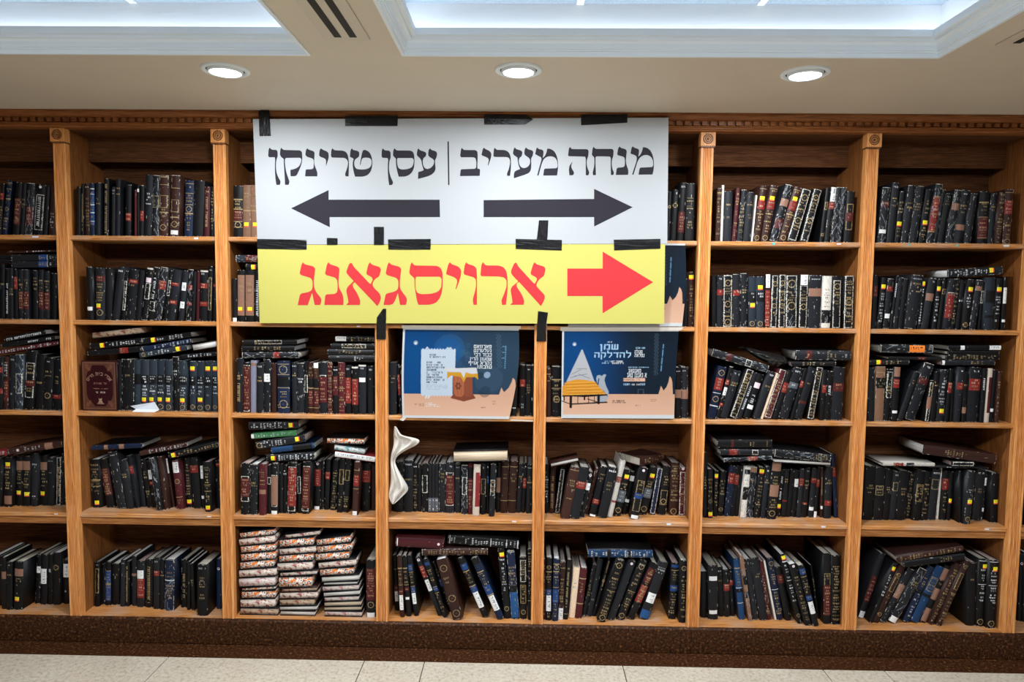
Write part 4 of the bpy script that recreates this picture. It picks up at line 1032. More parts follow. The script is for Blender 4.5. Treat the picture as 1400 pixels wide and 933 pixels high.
cell(1, 1, 105, 350, 7, 612, """
104 160 105 -12|k W7582
182 268 115 -2|d M1527 T3065 Y73 O85
271 336 118 2|k
340 402 105 55|d n
425 462 145 35|k F2080 x1
466 556 130 42|d R2028 T3038 x1
558 610 140 40|k
616 674 115 60|k c P1928 F3060 x2
678 736 110 60|k v2060 F6582 x2
738 806 110 70|d R2542 x3
826 862 140 60|k F2050 x1
866 936 135 55|d R2532 R6067
974 1030 140 45|d W2440 W6275
1036 1090 130 25|k R3040 R6370 x3
1092 1128 150 20|k
1140 1166 145 10|m
1174 1246 140 10|k c n R2535 R6270
1249 1294 100 15|k f2080 n
1297 1327 120 5|k R3035""", yf=.04)
cell(1, 2, 105, 440, 7, 838, """
391 428 365 0|k
431 548 360 0|k x2 T3038
552 613 365 0|g k2848
617 684 365 0|g k3048 t3245 t5070 Y78 O92
689 761 365 0|g k3048 t3245 t5070 Y78 O92
767 841 365 0|g k3048 t3245 t5070 Y78 O92
847 914 365 0|g k3048 t3245 t5070 Y78 O92
917 975 335 0|k t2535 x2
979 1049 372 0|g k3048 t3245 t5070 Y79 O92 x1
1082 1139 378 0|g Y15 k3048 t3245 t5070 O90
1147 1216 378 0|g k3048 t3245 t5070 Y77 O92
1224 1287 378 0|g Y15 k3048 t3245 t5070 O90
1299 1348 378 0|g Y15 k3048 t3245 t5070 O90
F 110 332 622 288 54|k R6076
F 135 268 620 216 60|k Y24 t3088
E 145 166 620 112 56|t
F 1000 357 1342 328 42|k t2090
F 608 348 1058 272 52|g t1262 Y82 O08
F 640 286 1100 206 46|n t2595
F 640 216 1095 148 52|k Y22 t3088
E 1110 282 1342 242 58|w""", yf=.055, flat_y=.05)
cell(1, 3, 110, 580, 7, 800, """
120 215 340 -30 800|k T1075 G42 G55 Y90
245 325 330 -75 800|k M2075 T2275
355 438 265 -95 812|d n T3340 x1
442 518 345 -75 812|d T2838
520 574 300 -85 805|d R2035
576 626 290 -60 795|d
640 688 340 -65 800|k n T2540 T6580
690 726 350 -60 800|k W2040 R4552 t7074
735 788 325 -80 832|d x3
792 862 310 -66 820|h x1
868 894 330 -70 800|h W0030
928 996 350 -55 815|m W0325 O42 G75 T8092
1014 1074 330 -30 800|k T1275 Y88
1084 1158 320 -45 808|k R1530
1164 1192 400 -20 810|k W0030 W7077
1198 1272 365 -25 840|k T1080 G45 G58 Y92
1290 1337 350 -10 810|k R0512
F 855 332 1318 228 60|k Y10 T2098
F 575 305 1020 218 44|h t2096
F 112 252 590 228 44|n K N2532 N5565""", flat_y=.06)
cell(1, 4, 0, 700, 4.375, 570, """
567 601 300 2 567|k n f1570
604 628 312 2 556|k x1
631 664 300 0 560|k B2090 G20 G50
668 712 310 0 556|k T2530
719 746 290 4 567|d n
748 772 300 2 567|k V1090
788 816 265 0 562|d N3540
819 863 295 0 570|d W2038 R3880
871 913 285 0 572|k V1590
919 953 275 0 582|d n R2535
958 982 285 0 585|k T2535
985 1040 285 4 592|n T2535 w40 T5080 x3
1084 1116 285 2 573|k V3080 x1
1120 1140 300 0 588|k
1142 1166 310 -12 590|k n T3550
1181 1242 315 -2 622|k n T2545 T5870
1296 1322 280 0 583|n D20""")
cell(2, 0, 300, 160, 5.833, 952, """
114 186 550 0|k G26 T2943 G45 M4868 G69 O75 G80
188 250 545 0|N T1545 G48 Y76
253 318 545 0|N T1545 G48 Y76
322 384 548 0|N T1545 G48 Y76
388 450 560 0|k T3050""", yf=.04)
cell(2, 1, 300, 320, 7.175, 876, """
130 174 440 -3|k W9199
179 246 355 0|k N1088 T2548 Y76
256 338 355 0|k N1088 T2548 Y76
345 402 360 0|k v2090
406 470 370 0|k T3050
F 262 352 560 353 57|k Y25
F 165 276 480 277 68|g M3099 x3""", yf=.04)
cell(2, 2, 310, 440, 5.833, 725, """
74 128 295 0 728|d V3080
130 189 325 0 728|k F0598 M0895
191 235 310 0 728|l N0510
238 290 330 0 728|d n T2842
292 346 300 2 728|d W2742 x2
357 396 330 0 704|h
408 502 315 -8 712|n G05 O16 G25 k3048 G50 T5870 O82 G88
523 562 325 0 710|d n T2030
564 622 330 -3 720|d t3040 t6574 x2
624 648 320 0 720|k F2560
650 692 325 0 720|h T1030 k3248 G50 M5585 G88
694 736 330 0 722|h W0010 T1230 k3248 G50 M5585 G88
739 800 325 0 725|d F2578 M2878
805 846 322 0 722|m T0298 x2
848 889 360 0 725|k M2060 n
891 943 320 0 725|m T0595 G20 G50
945 993 350 0 742|k R2578 n
999 1049 360 0 742|k c R2580
1054 1112 345 2 748|d c n W2635
1124 1173 355 2 745|d n T2530
F 125 292 578 290 48|d R5466 x3
F 120 234 540 234 42|k T2075
F 130 186 560 182 40|k F2272 T2570
F 815 322 1182 324 54|k t5580
F 805 265 1176 272 46|k T2575
F 830 214 1182 218 42|k F2580 T2778
F 865 158 1182 162 44|k W0128 T3098""", yf=.045)
cell(2, 3, 310, 570, 5.833, 770, """
110 180 370 3 780|k F2575 M3065 x1
184 241 380 3 782|d T3550 x2
260 316 380 0 785|m N5058 T1540
320 351 385 0 775|k F2540
354 411 375 0 778|k F2285 N2482 W9399 n
413 446 380 0 770|k
449 480 390 0 770|k t1020
484 556 365 8 775|k F0895 R1085 x2
560 592 380 0 770|k F2560
595 661 360 15 775|k F0895 M1090
690 742 360 8 740|k R1550 D04 W9399
744 772 350 6 735|k x1
777 813 340 15 740|k R2540
822 871 345 28 745|k T2098
877 920 335 25 765|k f2048 T7090
922 966 340 28 765|k f2040 T7090
999 1046 360 20 788|h R2545 G15 G50 W9299
1070 1141 370 10 755|k R1540
1150 1184 380 0 745|h
F 322 360 700 346 58|d Y14 t2595
F 360 294 702 254 50|b k5095
F 245 268 630 206 72|d t1062 Y85 O06
F 200 180 560 152 46|G t1090 W0006
F 178 105 575 92 62|d t0574 Y85
F 862 320 1182 364 46|r W0099
E 850 268 1100 304 46|e
E 795 215 1096 222 44|o""", flat_y=.06)
cell(2, 4, 310, 700, 5.833, 820, """
1114 1186 385 0 840|k M1570 O78 W9299
E 105 815 410 813 40 s0|t
E 105 770 388 765 50 s0|m
E 115 697 388 690 42 s0|o
E 118 638 392 622 28 s0|o
E 95 606 388 592 46 s0|p
E 95 532 402 512 48 s0|m
E 105 465 376 440 43 s0|o
E 112 400 388 378 46 s0|o
E 110 335 385 312 43 s0|o
E 98 278 388 246 46 s0|m
E 105 215 385 183 43 s0|o
E 425 817 705 815 18 s1|w
E 420 793 720 788 30 s1|w
E 418 753 700 748 28 s1|t
E 420 700 725 692 42 s1|m
E 435 645 720 632 28 s1|t
E 410 610 680 605 46 s1|o
E 425 525 722 505 46 s1|m
E 400 478 685 465 46 s1|m
E 415 410 690 390 42 s1|o
E 420 350 715 325 43 s1|m
E 418 292 692 272 43 s1|o
E 465 225 745 190 43 s1|m
E 780 838 1080 836 24 s2|p
E 775 795 1075 790 26 s2|c
E 775 760 1075 750 31 s2|c
E 775 722 1055 710 26 s2|p
E 770 684 1065 664 32 s2|w
E 760 640 1055 625 32 s2|p
E 770 592 1045 582 24 s2|w
E 755 567 1060 548 33 s2|w
E 740 518 1015 500 48 s2|o
E 730 462 1035 432 43 s2|m
E 705 397 975 377 46 s2|o
E 720 335 1000 308 43 s2|o
E 715 275 990 243 50 s2|o""", flat_y=.035)
cell(3, 2, 520, 440, 6.22, 795, """
70 150 350 0|d T2438
152 184 365 -25|k R2060 x2
187 216 370 -18|k T1080 x2
1110 1158 390 12|k t8285
1183 1230 370 0|k R2842 t7585
1233 1283 375 0|k n T2860
1286 1306 370 0|k""", yf=.045)
cell(3, 3, 510, 570, 5.833, 765, """
165 240 360 0 760|k
244 319 350 0 760|d n T3540
321 353 370 0 757|k n T2595
355 386 375 0 757|k
388 438 370 0 762|k F2560 x1
440 465 370 0 765|d g7098
467 492 370 0 765|d g7098
494 520 370 0 765|d g7098
525 578 370 2 765|d T2040 x2
580 646 365 0 768|d n F2085 M2583
650 701 375 0 766|d n T2840
705 752 385 4 780|d n F2560 x3
755 798 370 4 776|m k0830 G34 T4090
790 848 380 12 790|r C0099 x2
850 900 375 8 780|k n f3060
902 921 370 6 775|k n B2540
923 970 380 18 796|d F3060 T3358
975 1010 370 10 757|k N3060
1012 1071 355 15 768|h G10 T2540 G75
1075 1136 355 20 768|h G10 T2540 G75
1140 1180 375 25 766|d n T2540
1182 1212 370 20 766|k n R3050
1218 1262 380 12 772|d n T2540
E 640 364 1076 354 84|c""", flat_y=.05)
cell(3, 4, 510, 700, 5.833, 850, """
178 208 345 -22 790|k G25 M5565 W6583
216 256 350 -24 842|h G20 T2545 G47 M5563 W6488
264 312 350 -40 836|k G20 T2545 G47 M5258 W6872
320 362 350 -62 832|k B1525 G27 T3045 G50 B5262 W6280
516 556 360 -185 832|d D05 n R1535 W3958
560 600 380 -165 846|k B0510 G18 T2040 G47 B4855 G57 T6090
604 634 400 -140 800|k T1030 B3550 T6085
636 720 365 -142 866|h O15 T3040 O65 O90
870 926 370 -205 846|k B1020 G22 T2445 G47 B4858 W5884
988 1050 370 -215 862|n k0010 G22 T2545 B4560 G60 W6286
1045 1100 290 -55 852|k Y09 t1560 O86
1104 1168 320 -40 856|n T2250 k5060 b6098 x2
1172 1226 360 -3 856|k F0540 T0840 f4575 T4775 O88
1234 1264 300 0 864|k G05 T1025 G30 T4070 G72
F 392 352 916 346 55|h T1096 x2
F 178 278 560 300 80|m W0305 D90
F 596 252 1160 297 66|k w02 t0510 t2598 w60 w82 w98""", flat_y=.05)
cell(4, 0, 900, 230, 4.057, 395, """
2 40 130 12|k T3040
43 63 130 12|k O30
65 101 120 15|k n O30
103 140 80 18|k n M5085
145 196 85 5|k T2545 T6580""", yf=.04)
cell(4, 1, 900, 330, 4.667, 545, """
120 160 240 3|k
163 190 240 5|k
192 236 196 2|h Y10 T2585""", yf=.04)
cell(4, 2, 690, 440, 6.22, 798, """
354 394 400 0|h T1030
401 480 385 0|k G25 T2740 G42 T4572 O65
483 540 390 0|k T3040
1390 1444 390 8|k
1447 1500 390 0|k n N4460
1503 1560 385 0|d n N4462 x1""", yf=.045)
cell(4, 3, 730, 580, 5.833, 740, """
85 118 320 0 712|k t2580
124 164 345 10 703|h V2090
166 208 345 48 716|k F0598
206 284 345 85 756|h T2545 T6068 G05
284 360 345 85 758|d R2842
362 400 380 75 750|k W2540 D08 x2
402 430 350 90 726|h x2
438 496 340 100 742|k T1535 R6575 W9699
506 580 345 90 752|d n T3045
584 624 295 110 746|w R2838 R7074 x3
630 692 365 88 736|k Y15 T3045 g4570 O87
700 740 380 75 721|k W1022 W6572
765 832 350 80 760|k D05 f2585 T2745 B5060 W9399
835 900 345 90 726|k Y18 T3045 g4565 O88
918 965 355 65 720|n F0098
988 1052 335 45 711|k T2040 f5080 O72
1076 1150 310 20 720|h T0575 O92
1154 1209 345 12 722|m F1098 T2080 D03 x2
F 846 335 1046 337 66 z36|h T2085
E 135 345 360 296 26|w""", flat_y=.05)
cell(4, 4, 730, 700, 5.833, 860, """
74 91 380 0 860|m T1095
92 137 365 5 866|k O15 G22 T2540 B5060 W6085 T8896
143 190 375 15 872|n G08 O13 G20 T2240 G45 B5070 T7295
190 232 400 22 860|h G10 T2575 W8099 x1
234 269 385 32 860|k V1080 G90
276 326 445 42 846|c t2545
326 379 450 48 850|m T3050 G20 G70
382 414 420 90 840|k T3060 x1
416 464 375 90 836|d T3540 T7075
466 492 370 128 836|k V0555 O38
500 570 385 160 882|k O08 T2045 G50 T5288 O93
582 642 390 178 866|d D05
656 720 390 192 866|k n O10 T2048 G52 T5585 O93
742 802 410 195 862|k M1035 R4070 T1575
836 914 400 165 862|d W5572 b8599 t1022
1074 1140 410 28 856|k B0308 G12 T1535 B4050 T5590
1148 1210 390 20 884|k O12 T2595
F 430 362 946 368 62|b K t0596 k3036 k6266 x1""", flat_y=.04)
cell(5, 0, 900, 160, 4.667, 792, """
362 392 455 15|h G08 T1090
394 410 435 12|w x2
412 466 475 12|d T2530 T5055
468 494 455 30|m T1095
498 532 465 35|d T3090 x2
540 590 480 25|d T2035 T4555
593 601 500 30|w
603 646 440 50|h G05 T0813 Y23 R2842 T4585 G50 O93
652 700 440 65|h G05 T0813 Y23 R2842 T4585 G50 O93
708 758 435 105|d N2538 M6077 x3
765 815 450 105|h G05 T0813 Y22 R2842 T4585 G50 O93
818 880 465 100|k F0098 O15 T2545 O60 T7080
903 956 465 90|k F0098 O15 T2545 O60 T7080 x2
1028 1055 455 45|k f2540 O85
1057 1094 450 45|k W0026 R2740 x2
1098 1135 450 40|d x3
1137 1170 450 42|d x3
1176 1230 475 25|k f2575 M4258""", yf=.04)
cell(5, 1, 900, 330, 4.667, 548, """
342 370 220 0|k
372 410 218 5|d n R2838
412 470 215 3|k F0199 O15 T2540 O55 T7080 O90 x1
474 520 210 3|d R3040 x1
522 566 205 3|d T3040 x2
574 622 225 5|g k3050 t3246 Y57 O92
624 672 225 5|g Y22 k3050 t3246 O92
680 711 212 5|h W0025 R3098 x1
713 758 220 10|k F0099 O15 T3050 O58 T7080 x2
760 806 215 8|k F0099 O15 T3050 O58 T7080 x1
811 882 220 5|k F0099 O15 T3050 O58 x3
892 946 215 12|k W0019 F2099 O60 T3050
950 1032 218 10|d n N2540 x1
1038 1100 222 12|w T2560 k6590 x3
1102 1160 222 8|k F0999 O20 T3060
1180 1240 222 10|k F0099 T1090 O50 x1""", yf=.04)
cell(5, 2, 930, 440, 5.6, 738, """
204 268 345 92 735|n O12 R2245 w50 O62 w75
270 300 345 110 735|k R2535 W4055 R7076 x2
302 362 375 110|d n T2535
372 432 370 138|k F0098 O12 T2095
434 472 390 130|d v3080
474 532 400 112|k P2032 v4065 W7079
554 612 385 125|d n T3037
614 634 395 120|c
637 700 370 125|m F0098 T2095
702 746 375 120|k R2545
750 832 350 125|d n g3040 x1
834 868 355 110|k R2538
870 936 350 120|d n T3035 M6570
964 1042 350 75|k F0098 O12 T2095
1048 1096 370 30|k R3045
1100 1148 380 30|k v3050 x1
1152 1236 350 25|d M3045
F 850 342 1190 340 36|k T2575
F 880 292 1302 296 72|d M2030 T5875 t9095 x1
F 236 262 662 392 58|d M2535 F6070 x3""", yf=.045)
cell(5, 3, 940, 570, 5.833, 800, """
124 158 290 4 806|k T3055
160 200 420 0 810|k T2060 O65 Y92
204 236 430 8 797|k Y12 T2580
238 282 435 28 792|k T2055 O85
290 340 390 48 795|n R1535 x1
344 376 390 45 795|k R1838
379 411 395 45 795|k n
413 462 400 42 808|w k0515 t2545 k4065 x3
464 516 400 40 805|d N0010 T2535 x3
524 576 405 50 808|k Y08 T2095
578 624 400 45 810|d n T2535
630 702 365 48 818|k N0015 T2550 N4060 T6580 O90
706 737 420 38 790|k v1565 Y78
745 784 420 30 792|d T2030 R6568
786 822 420 38 797|k
825 862 430 34 800|k W1835
864 902 415 35 805|d R2035
904 946 405 38 803|k n T2545 R7075
958 1002 410 38 800|d R2030 W7986
1004 1042 400 38 805|k R2540 W8899
1044 1076 405 6 790|h V2055 W7783
1090 1152 400 22 812|d n T2535 R6575
1204 1242 300 -26 757|n R2035
F 290 370 672 348 44|d R5070 x3
F 255 312 682 314 58|d R1833 F6072 x1
F 235 247 672 247 64|k M2530 T6070 T9095
E 688 366 1146 396 28|w
F 690 322 1136 366 64|d T6896 x3""", flat_y=.06)
cell(5, 4, 940, 710, 5.833, 800, """
104 160 420 0 785|k
164 240 370 0 800|d W2028 W8390
242 294 385 -14 777|k n T2530
296 346 405 -12 780|k R3045 n
348 390 390 -20 777|k R2535 n
400 468 315 -45 802|b G15 T2045 w47 k5055 w72
476 514 290 -72 815|N k3045 k5565 x3
516 566 320 -65 806|d x1
574 640 310 -75 808|d T2535
642 682 330 -65 806|m T2090 x1
688 706 330 -92 808|w
706 770 310 -78 806|n O08 T1545 w50 T5595
772 842 380 -82 810|k M1530
866 916 280 -142 836|k Y05 w10 t1535 w37 t4070 O88
936 992 360 -128 851|k D03 T2092
1000 1048 370 -120 856|k B0515 G18 T2545 B5058 W6080
1050 1064 370 -60 800|k T2550
1066 1142 275 0 836|k f2888 M4588 T3040
1150 1222 290 5 841|k T1596""")
cell(6, 0, 1160, 170, 5.487, 892, """
214 274 475 45|d M2535 W7683 x3
283 336 440 50|d n T2540
344 386 505 45|k T2045 Y63 T7090
389 446 460 60|d T3040 x1
449 510 465 60|d T3045 x2
524 576 490 60|k T2045 Y62 T7095
579 634 450 75|d R2080 G20 G50 G80 x3
636 660 490 70|d x2
663 716 520 65|k n T1525
724 780 495 75|d N2538 x3
784 850 495 65|d n T2843 N6575
866 915 520 55|d n x1
964 1036 505 25|k G20 T2240 G48 M5090 G88
1040 1086 520 30|d T2535 x1
1096 1140 515 40|h T0298
1154 1216 490 20|h G05 R2045 T6090 O95 x1""", yf=.04)
cell(6, 1, 1160, 330, 5.833, 702, """
184 218 270 20|k M2040
222 262 290 45|k Y18 t3090
274 322 300 42|d R1525 W7079 x2
325 350 275 55|k v1540
352 390 290 50|d x1
392 438 300 50|k
440 540 270 65|d n T1533 x1
543 572 300 45|k Y10 t2090
575 642 295 70|d n N3045
654 696 300 50|k Y20 t3090
705 742 300 50|k f2030
745 808 300 60|d F2778 R2977 x1
810 842 300 50|k T0595
850 892 310 45|k t4045
895 950 305 55|k Y20 t3060 O90
960 1020 310 65|d N1222 x2
1022 1052 320 40|k F2045
1074 1146 290 25|g k2548 k7277
1149 1196 295 35|k Y22 t3590
1214 1246 285 25|k W2050 W8085
F 790 290 1226 264 64|d t0572 Y80 x1""", yf=.04)
cell(6, 2, 1160, 450, 5.833, 720, """
154 204 310 5 714|d T1723
206 276 300 25 719|N k2040 T2338 G10 x1
280 332 320 28 719|k F0555 T2050 x2
338 386 305 30 717|k N0018 R2238 W8085
386 432 340 138 722|d T1727
444 530 275 165 725|d n M2636 x2
600 640 410 45 722|k F0598 T0840 N4070
648 690 340 40 722|k T2030
697 756 325 40 720|d t1570 Y80 x1
764 800 320 45 722|k F2530 R2545
804 832 420 20 722|k
834 892 305 45 725|d n R2840
894 932 340 20 725|k T2535 N7082
938 1032 305 40 730|d n R2142
1035 1076 315 30 728|k v1540
1078 1118 315 35 732|m C0099
1120 1156 325 40 735|k W7480
1158 1192 340 30 730|h T2080
F 170 288 482 288 44|k Y22 T4080
F 320 244 742 250 26|k M5570
F 252 188 670 192 64|d U5584 x3
F 744 290 1166 288 42|d W0005 T5580
F 772 244 1202 244 38|k T1596 x1
F 790 204 1200 204 30|k
F 800 170 1212 170 40|k W2230 W7899""", yf=.045)
cell(6, 3, 1160, 580, 5.833, 768, """
114 190 335 30 766|k T3550
194 266 350 30 768|k T3550 f3452
269 320 360 35 766|k T3550
322 372 380 40 766|d n f2240
374 450 375 40 768|k T3550
452 496 385 45 745|k T0595 x1
497 570 370 50 770|k f2862 T3060
572 620 380 40 770|k T2590
624 690 360 50 766|d n f2040
698 722 350 32 745|w x3
722 778 375 30 766|k R1538 T4585
784 836 380 35 770|k Y60
858 904 375 2 791|k
906 966 375 45 801|d t3555 Y58 O90 x1
984 1056 360 40 771|d n T3850
1059 1096 370 40 770|k W1530 W7582 x2
1108 1186 390 15 787|k Y58
F 640 365 1112 372 44|k t3040
F 820 336 1002 340 40|k F0596
F 590 238 1166 318 74|h T3062
F 272 352 686 357 64|w R2040 k4560 x3""", flat_y=.06)
cell(6, 4, 1160, 720, 5.833, 770, """
76 140 215 180 724|d M3575 W9099
142 190 290 205 772|k Y10 t2060
192 240 320 220 772|h O15 f2045 T5060 O85
246 304 340 232 771|d N3055 x2
306 386 340 262 776|d W9099 T2535 x3
424 486 320 205 769|n T2040 k4250 t5090
488 560 320 215 773|b f2045 T2240 k5055
568 626 315 205 771|k N0525 T2535 N4060 N7598
628 690 300 225 786|h T1096
692 748 270 235 796|h O10 f2045 G50 T5296
932 1008 290 14 791|k T2530
1014 1086 260 30 796|k Y11 w02 t1535 w37 t4065 O93
1090 1166 270 40 811|k Y13 w02 t1535 w37 t4065 O93
F 440 332 930 268 54|k T6080
F 390 288 916 198 46|h T0596""", flat_y=.04)
cell(7, 4, 1380, 740, 1, 112, """
12 17 18 3 110|k D14
17.5 24 16 3 111|k""")
cell(7, 3, 1380, 590, 1, 130, """
15 20 62 2 128|k
20.5 26 60 2 129|k T3050""")

# ---------------------------------------------------------------- put the books on the shelves
LIMIT = 306
uf = [b for b in BOOKS if b['kind'] in 'UF']; uf.sort(key=lambda b: -b['area'])
for i, b in enumerate(uf): b['rest'] = i >= LIMIT
rest_V = []; rest_F = []; rest_C = []; rest_M = []; rest_n = 0
SEEN = set()
for bi, b in enumerate(BOOKS):
    if b['yaw']: L0 = b['h']; b['h'] = L0/math.cos(b['yaw'])
    rnd = random.Random(1000+bi*17); t, h, E_ = b['t'], b['h'], b['kind'] == 'E'
    if b['kind'] == 'U': d = min(h*(.66+.1*rnd.random()), DEPTH-b['Y']-.012)
    else: d = min(h*.72, DEPTH-b['Y']-.012)*(1 if not b['yaw'] else 1.25)
    if E_:
        ed = b['style']; cov = rnd.choice(('k', 'k', 'h', 'd'))
        pagec = dict(w=(.82, .80, .77), c=(.74, .60, .44)).get(ed)
        parts, cn, ft = build_book(t, h, d, cov, rnd, page=pagec, edge=ed if ed in EDGE_M else None, flip=True)
        ft = [dict(o='orange-speckled page edges', m='maroon-marbled page edges', t='tan blotched page edges', p='pinkish page edges', w='plain white page edges', c='cream page edges', e='teal marbled page edges')[ed]]
    else: parts, cn, ft = build_book(t, h, d, b['style'], rnd, page=(.62, .61, .60) if rnd.random() < .22 else None)
    th = b['th']; c, s = math.cos(th), math.sin(th)
    R = np.array([[c, 0, s], [0, 1, 0], [-s, 0, c]])     # lean about Y
    pos = np.array([b['x'], b['Y'], b['z']])
    if b['yaw']:
        cz, sz = math.cos(b['yaw']), math.sin(b['yaw']); R = np.array([[cz, -sz, 0], [sz, cz, 0], [0, 0, 1]]) @ R
        pos = pos+np.array([0, L0*math.tan(b['yaw']), 0])
    if b.get('rest'):
        for nm, g, m in parts:
            V = np.concatenate(g.V) @ R.T+pos; rest_V.append(V); F = (np.concatenate(g.Fq)+rest_n) if g.Fq else np.zeros((0, 4), int)
            rest_F += [tuple(q) for q in F.tolist()]+[tuple(rest_n+i for i in q) for q in g.ng]
            cc = (np.concatenate(g.C).tolist() if g.C else [])+[list(x) for x in g.ngc]; rest_C += cc
            rest_M += [0 if m is COVER_M else 1 if m is PAGE_M else 2]*len(cc); rest_n += len(V)
        continue
    root = empty('book', pos); root.rotation_mode = 'QUATERNION'; root.rotation_quaternion = Matrix(R.tolist()).to_quaternion()
    for nm, g, m in parts:
        o = bpy.data.objects.new(nm, g.mesh(nm, m)); COL.objects.link(o); o.parent = root
    place = SHELF_N[b['row']]+' of the '+BAY_N[b['bay']] if False else SHELF_N[b['row']]+', '+BAY_N[b['bay']]
    f1 = ft[0] if ft else 'a plain spine'
    if b['kind'] == 'U': lab = '%s book with %s, %s upright on %s' % (cn, f1, ORD[b['n']], place)
    elif E_ and (b['bay'], b['row']) == (2, 4): lab = None
    else: lab = '%s book with %s, %s highest lying flat, %s' % (cn, f1, ORD[b['n']], place)
    if E_ and lab: lab = 'book with %s, %s highest lying flat, %s' % (ft[0], ORD[b['n']], place)
    if lab is None:
        k = b['stack']; n = 1+sum(1 for q in BOOKS if q['kind'] == 'E' and (q['bay'], q['row']) == (2, 4) and q['stack'] == k and q['z']+.5*q['h']*math.cos(q['th']) > b['z']+.5*b['h']*math.cos(b['th'])+1e-6)
        lab = 'book with %s, %s from the top, %s bottom-shelf stack' % (ft[0], ORD[n], ['first', 'middle', 'last'][k])
    assert lab not in SEEN, lab
    SEEN.add(lab); tag(root, lab, 'book', 'books on the '+place)
if rest_V:
    me = bpy.data.meshes.new('books'); me.from_pydata(np.concatenate(rest_V).tolist(), [], rest_F)
    for m in (COVER_M, PAGE_M, PRINT_M): me.materials.append(m)
    me.polygons.foreach_set('material_index', rest_M)
    a = me.attributes.new('Col', 'FLOAT_COLOR', 'FACE'); a.data.foreach_set('color', [x for q in rest_C for x in (*q, 1)])
    o = bpy.data.objects.new('books', me); COL.objects.link(o)
    tag(o, 'remaining narrow books standing between the larger ones on every shelf', 'books', kind='stuff')
print('BOOKS', len(BOOKS), 'UF', len(uf), 'individual', len(SEEN))


# ================================================================== the other things on the shelves
# the book standing with its front cover outwards
fx = lambda x, y: ((x-85)/525., (y-89)/751.)
cvB = Canvas(330, 470, (.022, .003, .005)); FG = (.075, .029, .016); FG2 = (.13, .058, .034)
for (p, q, col) in (((12, 14), 20, FG), ((20, 22), 34, FG2), ((34, 36), 50, FG)):
    a0 = fx(85+p[0], 89+p[1]); b0 = fx(610-p[0], 840-p[1]); cvB.poly([a0, (b0[0], a0[1]), b0, (a0[0], b0[1])], col)
cvB.poly([fx(*p) for p in ((250, 155), (430, 155), (470, 215), (530, 260), (553, 330), (553, 600), (530, 670), (470, 720), (435, 775), (275, 775), (235, 720), (180, 670), (155, 600), (155, 330), (180, 260), (225, 215))], (.022, .002, .004))
for sx, sy in ((1, 1), (-1, 1), (1, -1), (-1, -1)):
    for k in range(5):
        x = 347+sx*(-190+k*14); y = 465+sy*(-300+k*16)
        cvB.disc(fx(x, y), .045-.006*k, FG2 if k % 2 else (.12, .035, .025), .7)
rb_ = random.Random(5)
cvB.marks(*[fx(255, 0)[0], fx(465, 0)[0], fx(0, 503)[1], fx(0, 516)[1]], (.26, .14, .09), .03, rb_)
cvB.marks(*[fx(290, 0)[0], fx(432, 0)[0], fx(0, 553)[1], fx(0, 576)[1]], (.34, .26, .22), .045, rb_)
cvB.poly([fx(*p) for p in ((330, 650), (352, 662), (385, 650), (378, 690), (400, 725), (318, 725), (340, 690))], (.28, .16, .11)); cvB.line(fx(312, 735), fx(408, 735), .012, (.28, .16, .11))
BQ = [(112.7, 493.3), (160.7, 493.1), (160.7, 561.6), (113.0, 561.6)]
Yb = float(np.clip(at_z(136, 561.6, ZS[2])[1], .018, .04))
q = [at_y(x, y, Yb) for x, y in BQ]; bx0 = max(q[3][0], post_x(1)+.025); bx1 = q[2][0]; bz0 = ZS[2]+.0005; bz1 = q[0][2]; bw = bx1-bx0; bh = bz1-bz0
root = empty('book', ((bx0+bx1)/2, Yb, bz0)); tag(root, 'maroon book standing front cover outwards with a gold ornamental frame, third shelf, second bay', 'book', 'books on the third shelf, second bay')
g = Geo(); img = cvB.a.reshape(470//2, 2, 330//2, 2, 3).mean((1, 3)); R_, C_2 = img.shape[:2]
Pq = np.zeros((R_+1, C_2+1, 3)); Pq[..., 0] = np.linspace(-bw/2, bw/2, C_2+1)[None]; Pq[..., 2] = np.linspace(bh, 0, R_+1)[:, None]; g.grid(Pq, img)
mar = (.022, .003, .005)
g.box(-bw/2, bw/2, .0003, .0028, 0, bh, mar); g.box(-bw/2, bw/2, .036, .0385, 0, bh, mar); g.box(bw/2-.0025, bw/2, .0028, .036, 0, bh, mar)
def glyph(ch, cx, cy, size, ang, col):                   # one cover letter, centred, turned by ang
    ca, sa = math.cos(ang), math.sin(ang); u, v = fx(cx, cy); w, ps = BLOCK[ch]
    for p in ps:
        A = [((a-w/2)*size, (b_-.5)*size) for a, b_ in p]
        g.poly([(-bw/2+u*bw+x*ca-z*sa, -.0003, bh-v*bh+x*sa+z*ca) for x, z in A], col)
for ch, deg in zip('אמרי בית חיים', [34, 45, 54, 62, None, 78, 88, 99, None, 120, 129, 136, 146]):
    if deg: a_ = math.radians(deg); glyph(ch, 345+200*math.cos(a_), 480-195*math.sin(a_), .0155, a_-math.pi/2, (.28, .16, .11))
for i, ch in enumerate('על התורה'):
    if ch != ' ': glyph(ch, 450-i*25, 430, .0085, 0, (.27, .13, .085))
o = bpy.data.objects.new('cover', g.mesh('cover', COVER_M)); COL.objects.link(o); o.parent = root
pg = Geo(); pg.box(-bw/2+.004, bw/2-.003, .003, .0358, .003, bh-.003, (.45, .42, .38)); o = bpy.data.objects.new('page_block', pg.mesh('page_block', PAGE_M)); COL.objects.link(o); o.parent = root

